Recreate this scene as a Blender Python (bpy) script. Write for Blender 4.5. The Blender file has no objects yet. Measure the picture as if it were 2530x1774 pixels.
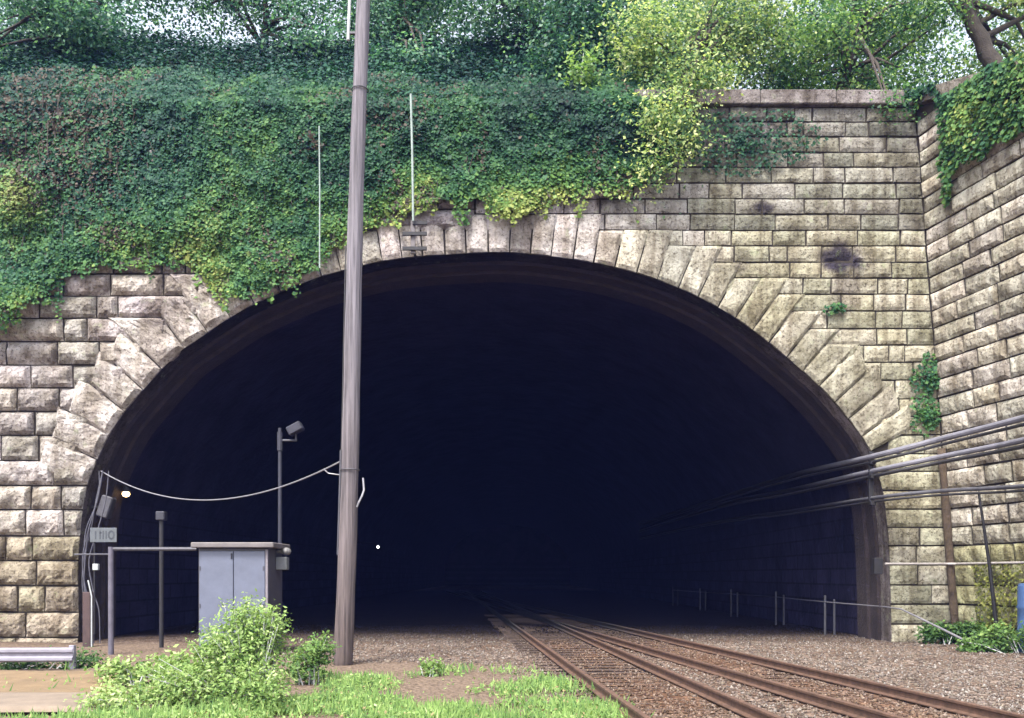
import bpy, math, random
import numpy as np
from mathutils import Vector, noise as mnoise

random.seed(7)
rng = np.random.default_rng(11)
R = math.radians
scene = bpy.context.scene
COL = scene.collection

# ------------------------------------------------------------------ camera, light, exposure
F, CX, CY, H = 887.0, 512.0, 575.0, 1.8        # focal length in 1024-px units, horizon row, eye height
cam_d = bpy.data.cameras.new("camera")
cam = bpy.data.objects.new("camera", cam_d)
COL.objects.link(cam)
cam.location = (0, 0, H)
cam.rotation_euler = (R(90), 0, 0)
cam_d.sensor_width = 36.0
cam_d.lens = 36.0 * F / 1024.0
cam_d.shift_y = (CY - 359.0) / 1024.0
cam_d.clip_start = 0.05
cam_d.clip_end = 3000
scene.camera = cam

SUN_EL, SUN_AZ = 58.0, 205.0                   # behind the camera, a little to the left
world = bpy.data.worlds.new("World")
scene.world = world
world.use_nodes = True
wn = world.node_tree
bg = wn.nodes["Background"]
sky = wn.nodes.new("ShaderNodeTexSky")
sky.sky_type = 'NISHITA'
sky.sun_disc = False
sky.sun_elevation = R(SUN_EL)
sky.sun_rotation = R(SUN_AZ)
sky.air_density = 1.0
sky.dust_density = 3.0
sky.ozone_density = 1.0
hsv = wn.nodes.new("ShaderNodeHueSaturation")
hsv.inputs["Saturation"].default_value = 0.42
wn.links.new(sky.outputs[0], hsv.inputs["Color"])
wn.links.new(hsv.outputs[0], bg.inputs[0])
bg.inputs[1].default_value = 0.145

sun_d = bpy.data.lights.new("sun", 'SUN')
sun_d.energy = 1.8
sun_d.angle = R(14)
sun_d.color = (1.0, 0.95, 0.88)
sun = bpy.data.objects.new("sun", sun_d)
COL.objects.link(sun)
az = R(SUN_AZ)
sdir = Vector((math.sin(az) * math.cos(R(SUN_EL)), math.cos(az) * math.cos(R(SUN_EL)), math.sin(R(SUN_EL))))
sun.rotation_euler = sdir.to_track_quat('Z', 'Y').to_euler()

scene.view_settings.view_transform = 'Standard'
scene.view_settings.look = 'None'
scene.view_settings.gamma = 1.0
scene.view_settings.exposure = 1.95

# ------------------------------------------------------------------ helpers
def P(px, py, Y):
    return Vector(((px - CX) / F * Y, Y, H + (CY - py) / F * Y))

def D(dx, dy, Y=24.0):
    """photo measured at 2296 px wide -> (X, Z) on the plane at distance Y"""
    p = P(dx * 0.44599, dy * 0.44599, Y)
    return (p.x, p.z)

def tag(o, label=None, cat=None, group=None, kind=None):
    if label: o["label"] = label
    if cat: o["category"] = cat
    if group: o["group"] = group
    if kind: o["kind"] = kind
    return o

def empty(name, loc, label, cat, group=None):
    o = bpy.data.objects.new(name, None)
    o.empty_display_size = 0.2
    COL.objects.link(o)
    o.location = loc
    return tag(o, label, cat, group)

def link_mesh(name, me, mat, parent=None):
    o = bpy.data.objects.new(name, me)
    COL.objects.link(o)
    if mat: me.materials.append(mat)
    if parent is not None:
        o.parent = parent
        o.location = -Vector(parent.location) if parent.parent is None else (0, 0, 0)     # geometry is written in world coordinates
    return o

class MB:
    def __init__(self):
        self.v, self.f, self.c = [], [], []
        self.col = (0.5, 0.5, 0.5)
    def add(self, vs, fs, cols=None):
        b = len(self.v)
        self.v += [tuple(x) for x in vs]
        self.c += (cols if cols else [self.col] * len(vs))
        self.f += [tuple(b + i for i in q) for q in fs]
    def box(self, lo, hi, bev=0.0, rz=0.0, ry=0.0, pivot=None):
        x0, y0, z0 = lo; x1, y1, z1 = hi
        vs, fs = [], []
        if bev <= 0:
            vs = [(x0,y0,z0),(x1,y0,z0),(x1,y1,z0),(x0,y1,z0),(x0,y0,z1),(x1,y0,z1),(x1,y1,z1),(x0,y1,z1)]
            fs = [(0,3,2,1),(4,5,6,7),(0,1,5,4),(1,2,6,5),(2,3,7,6),(3,0,4,7)]
        else:
            b = bev
            def ring(z, i):
                return [(x0+i,y0,z),(x1-i,y0,z),(x1,y0+i,z),(x1,y1-i,z),(x1-i,y1,z),(x0+i,y1,z),(x0,y1-i,z),(x0,y0+i,z)]
            def ring_in(z):
                return [(x0+b,y0+b,z),(x1-b,y0+b,z),(x1-b,y0+b,z),(x1-b,y1-b,z),(x1-b,y1-b,z),(x0+b,y1-b,z),(x0+b,y1-b,z),(x0+b,y0+b,z)]
            r0 = [(x0+b,y0+b,z0),(x1-b,y0+b,z0),(x1-b,y1-b,z0),(x0+b,y1-b,z0)]
            r3 = [(x0+b,y0+b,z1),(x1-b,y0+b,z1),(x1-b,y1-b,z1),(x0+b,y1-b,z1)]
            vs = r0 + ring(z0+b, b) + ring(z1-b, b) + r3
            fs = [(3,2,1,0)]
            m = lambda k: 4 + k % 8
            n = lambda k: 12 + k % 8
            for k in range(8): fs.append((m(k), m(k+1), n(k+1), n(k)))
            q = [0,1,1,2,2,3,3,0]
            for k in range(8):
                a, b2 = q[k], q[(k+1) % 8]
                if a == b2: fs.append((a, m(k+1), m(k))); fs.append((20+a, n(k), n(k+1)))
                else: fs.append((a, b2, m(k+1), m(k))); fs.append((20+a, n(k), n(k+1), 20+b2))
        if rz or ry:
            pv = Vector(pivot) if pivot else Vector(((x0+x1)/2,(y0+y1)/2,(z0+z1)/2))
            from mathutils import Matrix
            M = Matrix.Rotation(rz, 3, 'Z') @ Matrix.Rotation(ry, 3, 'Y')
            vs = [tuple(pv + M @ (Vector(p) - pv)) for p in vs]
        self.add(vs, fs)
    def tube(self, pts, rad, n=10, cap=True):
        pts = [Vector(p) for p in pts]
        if not isinstance(rad, (list, tuple)): rad = [rad] * len(pts)
        vs, fs = [], []
        up = None
        for i, p in enumerate(pts):
            t = (pts[min(i+1, len(pts)-1)] - pts[max(i-1, 0)]).normalized()
            if up is None:
                up = Vector((0,0,1)) if abs(t.z) < 0.9 else Vector((0,1,0))
            s = t.cross(up).normalized(); u = s.cross(t).normalized(); up = u
            for k in range(n):
                a = 2*math.pi*k/n
                vs.append(p + (s*math.cos(a) + u*math.sin(a)) * rad[i])
        for i in range(len(pts)-1):
            for k in range(n):
                k2 = (k+1) % n
                fs.append((i*n+k, i*n+k2, (i+1)*n+k2, (i+1)*n+k))
        if cap:
            fs.append(tuple(range(n-1, -1, -1)))
            fs.append(tuple((len(pts)-1)*n + k for k in range(n)))
        self.add(vs, fs)
    def ball(self, c, r, n=10, m=6, sx=1, sy=1, sz=1):
        vs, fs = [], []
        c = Vector(c)
        for i in range(m+1):
            th = math.pi*i/m
            for k in range(n):
                a = 2*math.pi*k/n
                vs.append((c.x+r*sx*math.sin(th)*math.cos(a), c.y+r*sy*math.sin(th)*math.sin(a), c.z+r*sz*math.cos(th)))
        for i in range(m):
            for k in range(n):
                k2 = (k+1) % n
                fs.append((i*n+k, (i+1)*n+k, (i+1)*n+k2, i*n+k2))
        self.add(vs, fs)
    def build(self, name, mat, parent=None, smooth=False):
        me = bpy.data.meshes.new(name)
        me.from_pydata(self.v, [], self.f)
        at = me.color_attributes.new("Col", 'FLOAT_COLOR', 'POINT')
        a = np.ones((len(self.v), 4), dtype=np.float32)
        a[:, :3] = np.array(self.c, dtype=np.float32)
        at.data.foreach_set("color", a.ravel())
        if smooth:
            me.polygons.foreach_set("use_smooth", [True]*len(me.polygons))
        me.update()
        return link_mesh(name, me, mat, parent)

# vectorised value noise
_tab = rng.random(65536)
def vnoise(x, y, z=0.0):
    x, y, z = np.broadcast_arrays(np.asarray(x, float), np.asarray(y, float), np.asarray(z, float))
    xi, yi, zi = np.floor(x).astype(int), np.floor(y).astype(int), np.floor(z).astype(int)
    fx, fy, fz = x-xi, y-yi, z-zi
    fx, fy, fz = fx*fx*(3-2*fx), fy*fy*(3-2*fy), fz*fz*(3-2*fz)
    def h(a, b, c):
        return _tab[((a*73856093) ^ (b*19349663) ^ (c*83492791)) & 65535]
    r = 0
    for dx in (0, 1):
        for dy in (0, 1):
            for dz in (0, 1):
                w = (fx if dx else 1-fx)*(fy if dy else 1-fy)*(fz if dz else 1-fz)
                r = r + w*h(xi+dx, yi+dy, zi+dz)
    return r
def fbm(x, y, z=0.0, o=3):
    r, a, s, t = 0, 1.0, 1.0, 0
    for k in range(o):
        r = r + a*vnoise(np.asarray(x)*s+17*k, np.asarray(y)*s+5*k, np.asarray(z)*s)
        t += a; a *= 0.5; s *= 2.03
    return r/t

def leaves(name, pos, nrm, size, col, mat, parent=None, aspect=0.72, tan=None):
    N = len(pos)
    pos = np.asarray(pos, float); nrm = np.asarray(nrm, float)
    nrm = nrm/np.maximum(np.linalg.norm(nrm, axis=1, keepdims=True), 1e-6)
    t = rng.normal(size=(N, 3)) if tan is None else np.asarray(tan) + rng.normal(size=(N, 3))*0.45
    t -= nrm*np.sum(t*nrm, axis=1, keepdims=True)
    t /= np.maximum(np.linalg.norm(t, axis=1, keepdims=True), 1e-6)
    b = np.cross(nrm, t)
    s = np.asarray(size, float).reshape(-1, 1)
    V = np.empty((N, 4, 3))
    V[:, 0] = pos - t*s*0.5
    V[:, 1] = pos - t*s*0.06 + b*s*aspect*0.5 - nrm*s*0.12
    V[:, 2] = pos + t*s*0.5 - nrm*s*0.1
    V[:, 3] = pos - t*s*0.06 - b*s*aspect*0.5 - nrm*s*0.12
    me = bpy.data.meshes.new(name)
    me.vertices.add(4*N); me.loops.add(4*N); me.polygons.add(N)
    me.vertices.foreach_set("co", V.ravel())
    me.loops.foreach_set("vertex_index", np.arange(4*N, dtype=np.int32))
    me.polygons.foreach_set("loop_start", np.arange(0, 4*N, 4, dtype=np.int32))
    at = me.color_attributes.new("Col", 'FLOAT_COLOR', 'POINT')
    c = np.ones((N, 4, 4), dtype=np.float32)
    c[:, :, :3] = np.clip(np.asarray(col), 0.004, 1).reshape(N, 1, 3)
    at.data.foreach_set("color", c.ravel())
    me.update(calc_edges=True)
    return link_mesh(name, me, mat, parent)

# ------------------------------------------------------------------ materials
def new_mat(name):
    m = bpy.data.materials.new(name); m.use_nodes = True
    nt = m.node_tree
    return m, nt, nt.nodes["Principled BSDF"]

def N(nt, t, **kw):
    n = nt.nodes.new(t)
    for k, v in kw.items(): setattr(n, k, v)
    return n

def mix(nt, fac, a, b, mode='MIX'):
    n = N(nt, "ShaderNodeMix", data_type='RGBA', blend_type=mode)
    for sock, val in ((n.inputs[0], fac), (n.inputs[6], a), (n.inputs[7], b)):
        if hasattr(val, "is_linked"): nt.links.new(val, sock)
        else: sock.default_value = val if not isinstance(val, tuple) else (*val, 1.0) if len(val) == 3 else val
    return n.outputs[2]

def ramp(nt, src, stops):
    n = N(nt, "ShaderNodeValToRGB")
    el = n.color_ramp.elements
    while len(el) < len(stops): el.new(0.5)
    for e, (p, c) in zip(el, stops):
        e.position = p; e.color = (*c, 1) if isinstance(c, tuple) else (c, c, c, 1)
    nt.links.new(src, n.inputs[0])
    return n.outputs[0]

def noise_tex(nt, scale, detail=4, rough=0.55, vec=None):
    n = N(nt, "ShaderNodeTexNoise")
    n.inputs["Scale"].default_value = scale
    n.inputs["Detail"].default_value = detail
    n.inputs["Roughness"].default_value = rough
    if vec is not None: nt.links.new(vec, n.inputs["Vector"])
    return n.outputs["Fac"]

def geo_pos(nt):
    return N(nt, "ShaderNodeNewGeometry").outputs["Position"]

def bump(nt, bsdf, h, dist, strength=1.0):
    b = N(nt, "ShaderNodeBump")
    b.inputs["Distance"].default_value = dist
    b.inputs["Strength"].default_value = strength
    nt.links.new(h, b.inputs["Height"])
    nt.links.new(b.outputs[0], bsdf.inputs["Normal"])

def vary_mat(name, base, rough=0.6, metal=0.0, scale=6, amt=0.35, dark=None, bumpd=0.004):
    """plain painted / metal / wood surface with grime patches and fine roughness"""
    m, nt, b = new_mat(name)
    pos = geo_pos(nt)
    f = ramp(nt, noise_tex(nt, scale, 6, 0.65, pos), [(0.35, 0.0), (0.7, 1.0)])
    dk = dark or tuple(c*(1-amt) for c in base)
    nt.links.new(mix(nt, f, base, dk), b.inputs["Base Color"])
    b.inputs["Roughness"].default_value = rough
    b.inputs["Metallic"].default_value = metal
    bump(nt, b, noise_tex(nt, scale*6, 4, 0.6, pos), bumpd)
    return m

def stone_mat(name):
    m, nt, b = new_mat(name)
    pos = geo_pos(nt)
    col = N(nt, "ShaderNodeVertexColor", layer_name="Col").outputs[0]
    blot = ramp(nt, noise_tex(nt, 1.6, 5, 0.6, pos), [(0.36, (0.60, 0.57, 0.50)), (0.6, (1.12, 1.10, 1.07))])
    c = mix(nt, 1.0, col, blot, 'MULTIPLY')
    pit = ramp(nt, noise_tex(nt, 14, 5, 0.75, pos), [(0.36, (0.20, 0.17, 0.15)), (0.49, (1.04, 1.04, 1.04))])
    c = mix(nt, 0.85, c, pit, 'MULTIPLY')
    # drip streaks: noise stretched down the wall
    mp = N(nt, "ShaderNodeMapping"); mp.inputs["Scale"].default_value = (3.0, 3.0, 0.22)
    nt.links.new(pos, mp.inputs[0])
    st = ramp(nt, noise_tex(nt, 1.0, 5, 0.62, mp.outputs[0]), [(0.40, (0.50, 0.46, 0.42)), (0.56, (1, 1, 1))])
    c = mix(nt, 0.8, c, st, 'MULTIPLY')
    lich = ramp(nt, noise_tex(nt, 3.2, 6, 0.7, pos), [(0.58, 0.0), (0.74, 0.6)])
    c = mix(nt, lich, c, (0.20, 0.235, 0.12))
    nt.links.new(c, b.inputs["Base Color"])
    b.inputs["Roughness"].default_value = 0.92
    b.inputs["Specular IOR Level"].default_value = 0.2
    h1 = noise_tex(nt, 9, 8, 0.68, pos)
    bump(nt, b, h1, 0.07)
    return m

def leaf_mat(name, transl=0.3, rough=0.5):
    m, nt, b = new_mat(name)
    col = N(nt, "ShaderNodeVertexColor", layer_name="Col").outputs[0]
    nt.links.new(col, b.inputs["Base Color"])
    b.inputs["Roughness"].default_value = rough
    b.inputs["Specular IOR Level"].default_value = 0.22
    tr = N(nt, "ShaderNodeBsdfTranslucent")
    nt.links.new(mix(nt, 1.0, col, (1.1, 1.15, 0.6), 'MULTIPLY'), tr.inputs[0])
    ms = N(nt, "ShaderNodeMixShader"); ms.inputs[0].default_value = transl
    nt.links.new(b.outputs[0], ms.inputs[1]); nt.links.new(tr.outputs[0], ms.inputs[2])
    nt.links.new(ms.outputs[0], nt.nodes["Material Output"].inputs[0])
    return m

def attr_mat(name, rough=0.9, bs=20, bd=0.01):
    m, nt, b = new_mat(name)
    pos = geo_pos(nt)
    col = N(nt, "ShaderNodeVertexColor", layer_name="Col").outputs[0]
    f = ramp(nt, noise_tex(nt, bs, 4, 0.6, pos), [(0.3, (0.7, 0.7, 0.7)), (0.7, (1.15, 1.15, 1.15))])
    nt.links.new(mix(nt, 1.0, col, f, 'MULTIPLY'), b.inputs["Base Color"])
    b.inputs["Roughness"].default_value = rough
    b.inputs["Specular IOR Level"].default_value = 0.2
    bump(nt, b, noise_tex(nt, bs*2, 4, 0.6, pos), bd)
    return m

def ground_mat():
    m, nt, b = new_mat("gravel_ground")
    pos = geo_pos(nt)
    vor = N(nt, "ShaderNodeTexVoronoi"); vor.inputs["Scale"].default_value = 15
    nt.links.new(pos, vor.inputs["Vector"])
    sep = N(nt, "ShaderNodeSeparateColor"); nt.links.new(vor.outputs["Color"], sep.inputs[0])
    g = ramp(nt, sep.outputs[0], [(0.0, (0.05, 0.037, 0.03)), (0.45, (0.125, 0.097, 0.08)), (0.85, (0.20, 0.16, 0.135)), (1.0, (0.33, 0.29, 0.26))])
    big = ramp(nt, noise_tex(nt, 0.8, 4, 0.6, pos), [(0.35, (0.75, 0.62, 0.52)), (0.65, (1.1, 1.05, 1.0))])
    g = mix(nt, 1.0, g, big, 'MULTIPLY')
    att = N(nt, "ShaderNodeVertexColor", layer_name="Col").outputs[0]     # rust dust by the rails, soil by the verge
    sepa = N(nt, "ShaderNodeSeparateColor"); nt.links.new(att, sepa.inputs[0])
    g = mix(nt, sepa.outputs[0], g, mix(nt, 1.0, g, (0.80, 0.62, 0.50), 'MULTIPLY'))
    soil = ramp(nt, noise_tex(nt, 9, 5, 0.65, pos), [(0.3, (0.08, 0.057, 0.042)), (0.7, (0.21, 0.155, 0.115))])
    g = mix(nt, sepa.outputs[1], g, soil)
    g = mix(nt, sepa.outputs[2], g, mix(nt, 1.0, g, (.05, .04, .05), 'MULTIPLY'))  # blue channel paints the tunnel's darkness into the ground colour
    nt.links.new(g, b.inputs["Base Color"])
    b.inputs["Roughness"].default_value = 0.95
    b.inputs["Specular IOR Level"].default_value = 0.15
    bump(nt, b, vor.outputs["Distance"], 0.05)
    return m

M_STONE = stone_mat("weathered_limestone")
M_MORTAR = vary_mat("dark_joint", (0.035, 0.027, 0.020), 0.95, scale=3, amt=0.5)
M_LEAF = leaf_mat("tree_leaf", 0.5, 0.4)
M_IVY = leaf_mat("ivy_leaf", 0.25, 0.6)
M_WEED = leaf_mat("weed_leaf", 0.32, 0.55)
M_BARK = vary_mat("bark", (0.075, 0.06, 0.05), 0.9, scale=5, amt=0.5, bumpd=0.03)
M_GROUND = ground_mat()
M_SOIL = vary_mat("hill_soil", (0.045, 0.05, 0.03), 0.95, scale=1.5, amt=0.5, bumpd=0.05)
M_GREY = vary_mat("weathered_grey_steel", (0.085, 0.083, 0.097), 0.55, 0.3, 8, 0.4)
M_DARKM = vary_mat("dark_steel", (0.018, 0.017, 0.02), 0.6, 0.2, 8, 0.4)
M_PALE = vary_mat("pale_plastic", (0.42, 0.44, 0.44), 0.5, 0, 6, 0.25)
M_RUST = vary_mat("rusty_steel", (0.095, 0.066, 0.042), 0.95, 0.0, 3.5, 0.75, bumpd=.03)
M_CABLE = vary_mat("cable_sheath", (0.09, 0.088, 0.10), 0.5, 0, 4, 0.5)
M_BLACKC = vary_mat("black_cable", (0.03, 0.028, 0.03), 0.6, 0, 4, 0.3)
M_WIRE = vary_mat("bright_wire", (0.24, 0.235, 0.26), 0.4, 0.2, 4, 0.3)
M_CAB = vary_mat("cabinet_paint", (0.115, 0.128, 0.178), 0.45, 0, 2.4, 0.24, bumpd=0.001)
M_CABSIDE = vary_mat("cabinet_side", (0.07, 0.067, 0.082), 0.55, 0, 2, 0.3, bumpd=0.001)
M_CABROOF = vary_mat("cabinet_roof", (0.16, 0.14, 0.14), 0.6, 0, 4, 0.3)
M_SLEEPER = vary_mat("old_sleeper_wood", (0.075, 0.052, 0.04), 0.95, 0, 5, 0.5, bumpd=0.01)
M_ROCK = attr_mat("ballast_rock", 0.95, 30, 0.004)
M_CONC = vary_mat("pale_concrete", (0.20, 0.155, 0.115), 0.9, 0, 3, 0.3, bumpd=0.008)
M_DIRT = vary_mat("tan_dirt", (0.19, 0.128, 0.068), 0.95, 0, 2.2, 0.35, bumpd=0.02)
M_BLUE = vary_mat("blue_plastic", (0.06, 0.11, 0.24), 0.45, 0, 3, 0.2, bumpd=0.001)
M_BRICKRING = vary_mat("sooty_brick", (0.030, 0.020, 0.021), 0.9, 0, 2.5, 0.6, bumpd=0.03)

def soot_mat():
    m, nt, b = new_mat("sooty_lining")
    pos = geo_pos(nt)
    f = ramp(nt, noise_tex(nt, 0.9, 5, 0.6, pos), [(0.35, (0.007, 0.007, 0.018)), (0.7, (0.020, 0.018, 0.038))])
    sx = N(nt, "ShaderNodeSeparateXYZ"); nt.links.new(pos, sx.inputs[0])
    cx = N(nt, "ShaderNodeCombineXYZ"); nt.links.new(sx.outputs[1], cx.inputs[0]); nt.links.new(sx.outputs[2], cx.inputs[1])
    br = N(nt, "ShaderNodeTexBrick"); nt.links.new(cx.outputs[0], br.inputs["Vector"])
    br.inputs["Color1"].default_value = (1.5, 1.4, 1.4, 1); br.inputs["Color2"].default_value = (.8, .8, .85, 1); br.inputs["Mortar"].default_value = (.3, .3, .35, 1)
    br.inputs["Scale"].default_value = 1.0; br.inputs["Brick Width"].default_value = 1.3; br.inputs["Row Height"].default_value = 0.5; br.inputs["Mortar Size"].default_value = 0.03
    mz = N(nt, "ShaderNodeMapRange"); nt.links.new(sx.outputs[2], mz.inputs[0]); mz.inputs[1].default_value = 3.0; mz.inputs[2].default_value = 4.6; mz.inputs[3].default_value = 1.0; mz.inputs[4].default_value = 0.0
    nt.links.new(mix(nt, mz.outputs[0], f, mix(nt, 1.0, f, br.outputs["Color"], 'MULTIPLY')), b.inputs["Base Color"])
    b.inputs["Roughness"].default_value = 0.8
    b.inputs["Specular IOR Level"].default_value = 0.2
    bump(nt, b, noise_tex(nt, 3, 6, 0.6, pos), 0.04)
    return m
M_SOOT = soot_mat()

def pole_mat():
    m, nt, b = new_mat("weathered_pole_wood")
    pos = geo_pos(nt)
    mp = N(nt, "ShaderNodeMapping"); mp.inputs["Scale"].default_value = (14, 14, 0.5)
    nt.links.new(pos, mp.inputs[0])
    g = noise_tex(nt, 1.3, 7, 0.65, mp.outputs[0])
    sepx = N(nt, "ShaderNodeSeparateXYZ"); nt.links.new(pos, sepx.inputs[0])
    mr = N(nt, "ShaderNodeMapRange"); nt.links.new(sepx.outputs[2], mr.inputs[0])
    mr.inputs[1].default_value = 0.0; mr.inputs[2].default_value = 7.0
    lo = ramp(nt, g, [(0.33, (0.034, 0.024, 0.021)), (0.65, (0.125, 0.092, 0.083))])
    hi = ramp(nt, g, [(0.33, (0.062, 0.056, 0.063)), (0.65, (0.20, 0.182, 0.205))])
    nt.links.new(mix(nt, mr.outputs[0], lo, hi), b.inputs["Base Color"])
    b.inputs["Roughness"].default_value = 0.85
    bump(nt, b, g, 0.03)
    return m
M_POLE = pole_mat()

def glow_mat(name, col, s):
    m, nt, b = new_mat(name)
    b.inputs["Base Color"].default_value = (0.8, 0.75, 0.6, 1)
    b.inputs["Emission Color"].default_value = (*col, 1)
    b.inputs["Emission Strength"].default_value = s
    return m
M_GLOW = glow_mat("lamp_glow", (1.0, 0.66, 0.27), 3.2)
M_GLOW2 = glow_mat("far_lamp_glow", (0.95, 0.95, 1.0), 2.2)

# ------------------------------------------------------------------ arch profile (X, Z) on the portal face
PY = 24.0
raw = [(176,1500),(177,1400),(178,1250),(186,1150),(197,1090),(225,1020),(262,950),(310,890),(352,842),(395,797),(440,765),
       (530,705),(600,670),(700,628),(800,600),(870,585),(960,575),(1060,569),(1120,567),(1200,572),(1330,590),(1430,615),
       (1510,642),(1600,685),(1670,730),(1750,792),(1830,862),(1890,928),(1943,1000),(1968,1060),(1983,1130),(1993,1250),(1998,1430),(1999,1500)]
ctrl = [D(*p) for p in raw]
ctrl[0] = (ctrl[0][0], -0.3); ctrl[-1] = (ctrl[-1][0], -0.3)
def catmull(pts, n=14):
    out = []
    for i in range(len(pts)-1):
        p0, p1, p2, p3 = [np.array(pts[min(max(j, 0), len(pts)-1)]) for j in (i-1, i, i+1, i+2)]
        for k in range(n):
            t = k/n
            out.append(0.5*((2*p1)+(-p0+p2)*t+(2*p0-5*p1+4*p2-p3)*t*t+(-p0+3*p1-3*p2+p3)*t**3))
    out.append(np.array(pts[-1]))
    return np.array(out)
dense = catmull(ctrl, 20)
seg = np.r_[0, np.cumsum(np.linalg.norm(np.diff(dense, axis=0), axis=1))]
LEN = seg[-1]
def prof(s):
    return np.array([np.interp(s, seg, dense[:, 0]), np.interp(s, seg, dense[:, 1])])
def pnorm(s, e=0.5):
    a, b = prof(max(0, s-e)), prof(min(LEN, s+e))
    t = (b-a)/np.linalg.norm(b-a)
    return np.array([-t[1], t[0]])          # outward (away from the opening)
NS = 220
S_ = np.linspace(0, LEN, NS)
PRO = np.array([prof(s) for s in S_])
NRM = np.array([pnorm(s) for s in S_])
ipk = int(np.argmax(PRO[:, 1]))

def x_at(z, side, off=0.0):
    """X of the opening (offset outward by off) at height z, on one side"""
    q = PRO + NRM*off
    k = int(np.argmax(q[:, 1]))
    if z >= q[k, 1]: return None
    part = q[:k+1] if side < 0 else q[k:][::-1]
    return float(np.interp(z, part[:, 1], part[:, 0]))

TOPZ = D(1800, 240)[1]                     # under the coping
# ------------------------------------------------------------------ stone blocks
def stone_col(x, z, wing=False):
    r = random.random()
    base = [(0.52,0.475,0.355),(0.47,0.45,0.345),(0.55,0.50,0.43),(0.44,0.425,0.33),(0.57,0.53,0.44),(0.50,0.46,0.385)][random.randrange(6)]
    k = random.uniform(0.58, 0.84)
    c = [b*k for b in base]
    gm = sum(c)/3; c = [q*.72+gm*.28 for q in c]
    if wing: c = [c[0]*1.34, c[1]*1.33, c[2]*1.36]
    elif x > 3: c = [c[0]*1.0, c[1]*1.02, c[2]*.94]
    if not wing and x < -5:                  # paler, pinkish big blocks by the haunch, browner lower down
        if z > 3.2: c = [c[0]*1.02, c[1]*1.0, c[2]*1.12]
        else: c = [c[0]*0.74, c[1]*0.69, c[2]*0.62]
    elif not wing and abs(x+0.5) < 5.5 and z > 8:
        c = [c[0]*1.2, c[1]*1.18, c[2]*1.32]
    if z > 11.3 and not wing: c = [c[0]*0.74, c[1]*0.75, c[2]*0.82]
    if z > 13.6: c = [c[0]*0.8, c[1]*0.8, c[2]*0.85]
    if wing and z < 2.6: c = [c[0]*0.82, c[1]*0.86, c[2]*0.62]
    return c

STAINS = [(*D(1890, 580), .62, .42, .85), (*D(1895, 640), .45, .8, .35), (*D(1712, 466), .33, .15, .8), (*D(1660, 585), .25, .4, .3), (*D(1330, 405), .6, .3, .6),
          (*D(1620, 290), 1.6, 1.0, .35), (*D(400, 560), 1.2, 1.0, .3), (*D(360, 690), .8, .5, .25)]
def stain(x, z, col, seed=0.0):
    if seed >= 2.5: return tuple(col)
    k = 1.0; pu = 0.0
    for (sx, sz, rx, rz, a) in STAINS:
        d = math.hypot((x-sx)/rx, (z-sz)/rz) + 0.35*(mnoise.noise(Vector((x*3, z*3, 4)))) 
        w = max(0.0, min(1.0, (1.15-d)/.45))*a
        k *= 1-w; pu = max(pu, w)
    return (col[0]*k, col[1]*(k*(1-.1*pu)), col[2]*(k+.12*pu*(1-k)))
def block(mb, quad, f, proud=0.0, bulge=0.05, rough=0.03, colr=None, gap=0.019, cell=0.085, seed=0.0, ridge=0.0, axis=1):
    """quad: 4 corners (a, z) bottom-left, bottom-right, top-right, top-left; f(a, z, d) -> world"""
    q = [np.array(p, float) for p in quad]
    cen = sum(q)/4
    w = max(np.linalg.norm(q[1]-q[0]), np.linalg.norm(q[2]-q[3])); h = max(np.linalg.norm(q[3]-q[0]), np.linalg.norm(q[2]-q[1]))
    if w < 0.07 or h < 0.07: return
    g = gap + random.uniform(0, 0.008)
    def shrink(p):
        return cen + (p-cen)*np.array([max(0.2, 1-2*g/w), max(0.2, 1-2*g/h)]) if True else p
    q = [shrink(p) + np.array([random.uniform(-.009,.009), random.uniform(-.009,.009)]) for p in q]
    nu = max(3, min(16, int(w/cell))); nv = max(3, min(12, int(h/cell)))
    tiltu, tiltv = random.uniform(-.02,.02), random.uniform(-.02,.02)
    vs, cols = [], []
    col = colr or (0.4, 0.35, 0.27)
    jj = random.uniform(0, 100)
    def pt(u, v): return (q[0]*(1-u)*(1-v) + q[1]*u*(1-v) + q[2]*u*v + q[3]*(1-u)*v)
    for j in range(nv+1):
        for i in range(nu+1):
            u, v = i/nu, j/nv
            p = pt(u, v)
            e = min(u*w, (1-u)*w, v*h, (1-v)*h)
            k = min(1.0, e/(0.055+.03*mnoise.noise(Vector((p[0]*2, p[1]*2, jj))))); k = k*(2-k)
            n = mnoise.fractal(Vector((p[0]*2.6+jj, p[1]*2.6, seed)), 0.9, 2.1, 3)
            wob = 0.012*mnoise.noise(Vector((p[0]*5, p[1]*5, jj)))
            rv = v if axis else u
            d = proud + bulge*k + ridge*k*math.sin(math.pi*min(1, max(0, rv+.12*n)))**.8 + rough*n*(0.25+0.75*k) + tiltu*(u-.5) + tiltv*(v-.5)
            vs.append(f(p[0]+wob, p[1]+wob*0.7, d))
            cols.append(stain(p[0], p[1], col, seed))
    fs = []
    for j in range(nv):
        for i in range(nu):
            a = j*(nu+1)+i
            fs.append((a, a+1, a+nu+2, a+nu+1))
    # skirt
    ring = [i for i in range(nu+1)] + [j*(nu+1)+nu for j in range(1, nv+1)] + [nv*(nu+1)+i for i in range(nu-1, -1, -1)] + [j*(nu+1) for j in range(nv-1, 0, -1)]
    base = len(vs)
    for r in ring:
        j, i = divmod(r, nu+1)
        p = pt(i/nu, j/nv)
        vs.append(f(p[0], p[1], -0.10)); cols.append(tuple(c*0.6 for c in col))
    m = len(ring)
    for k in range(m):
        fs.append((ring[k], base+k, base+(k+1) % m, ring[(k+1) % m]))
    mb.add(vs, fs, cols)

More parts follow.
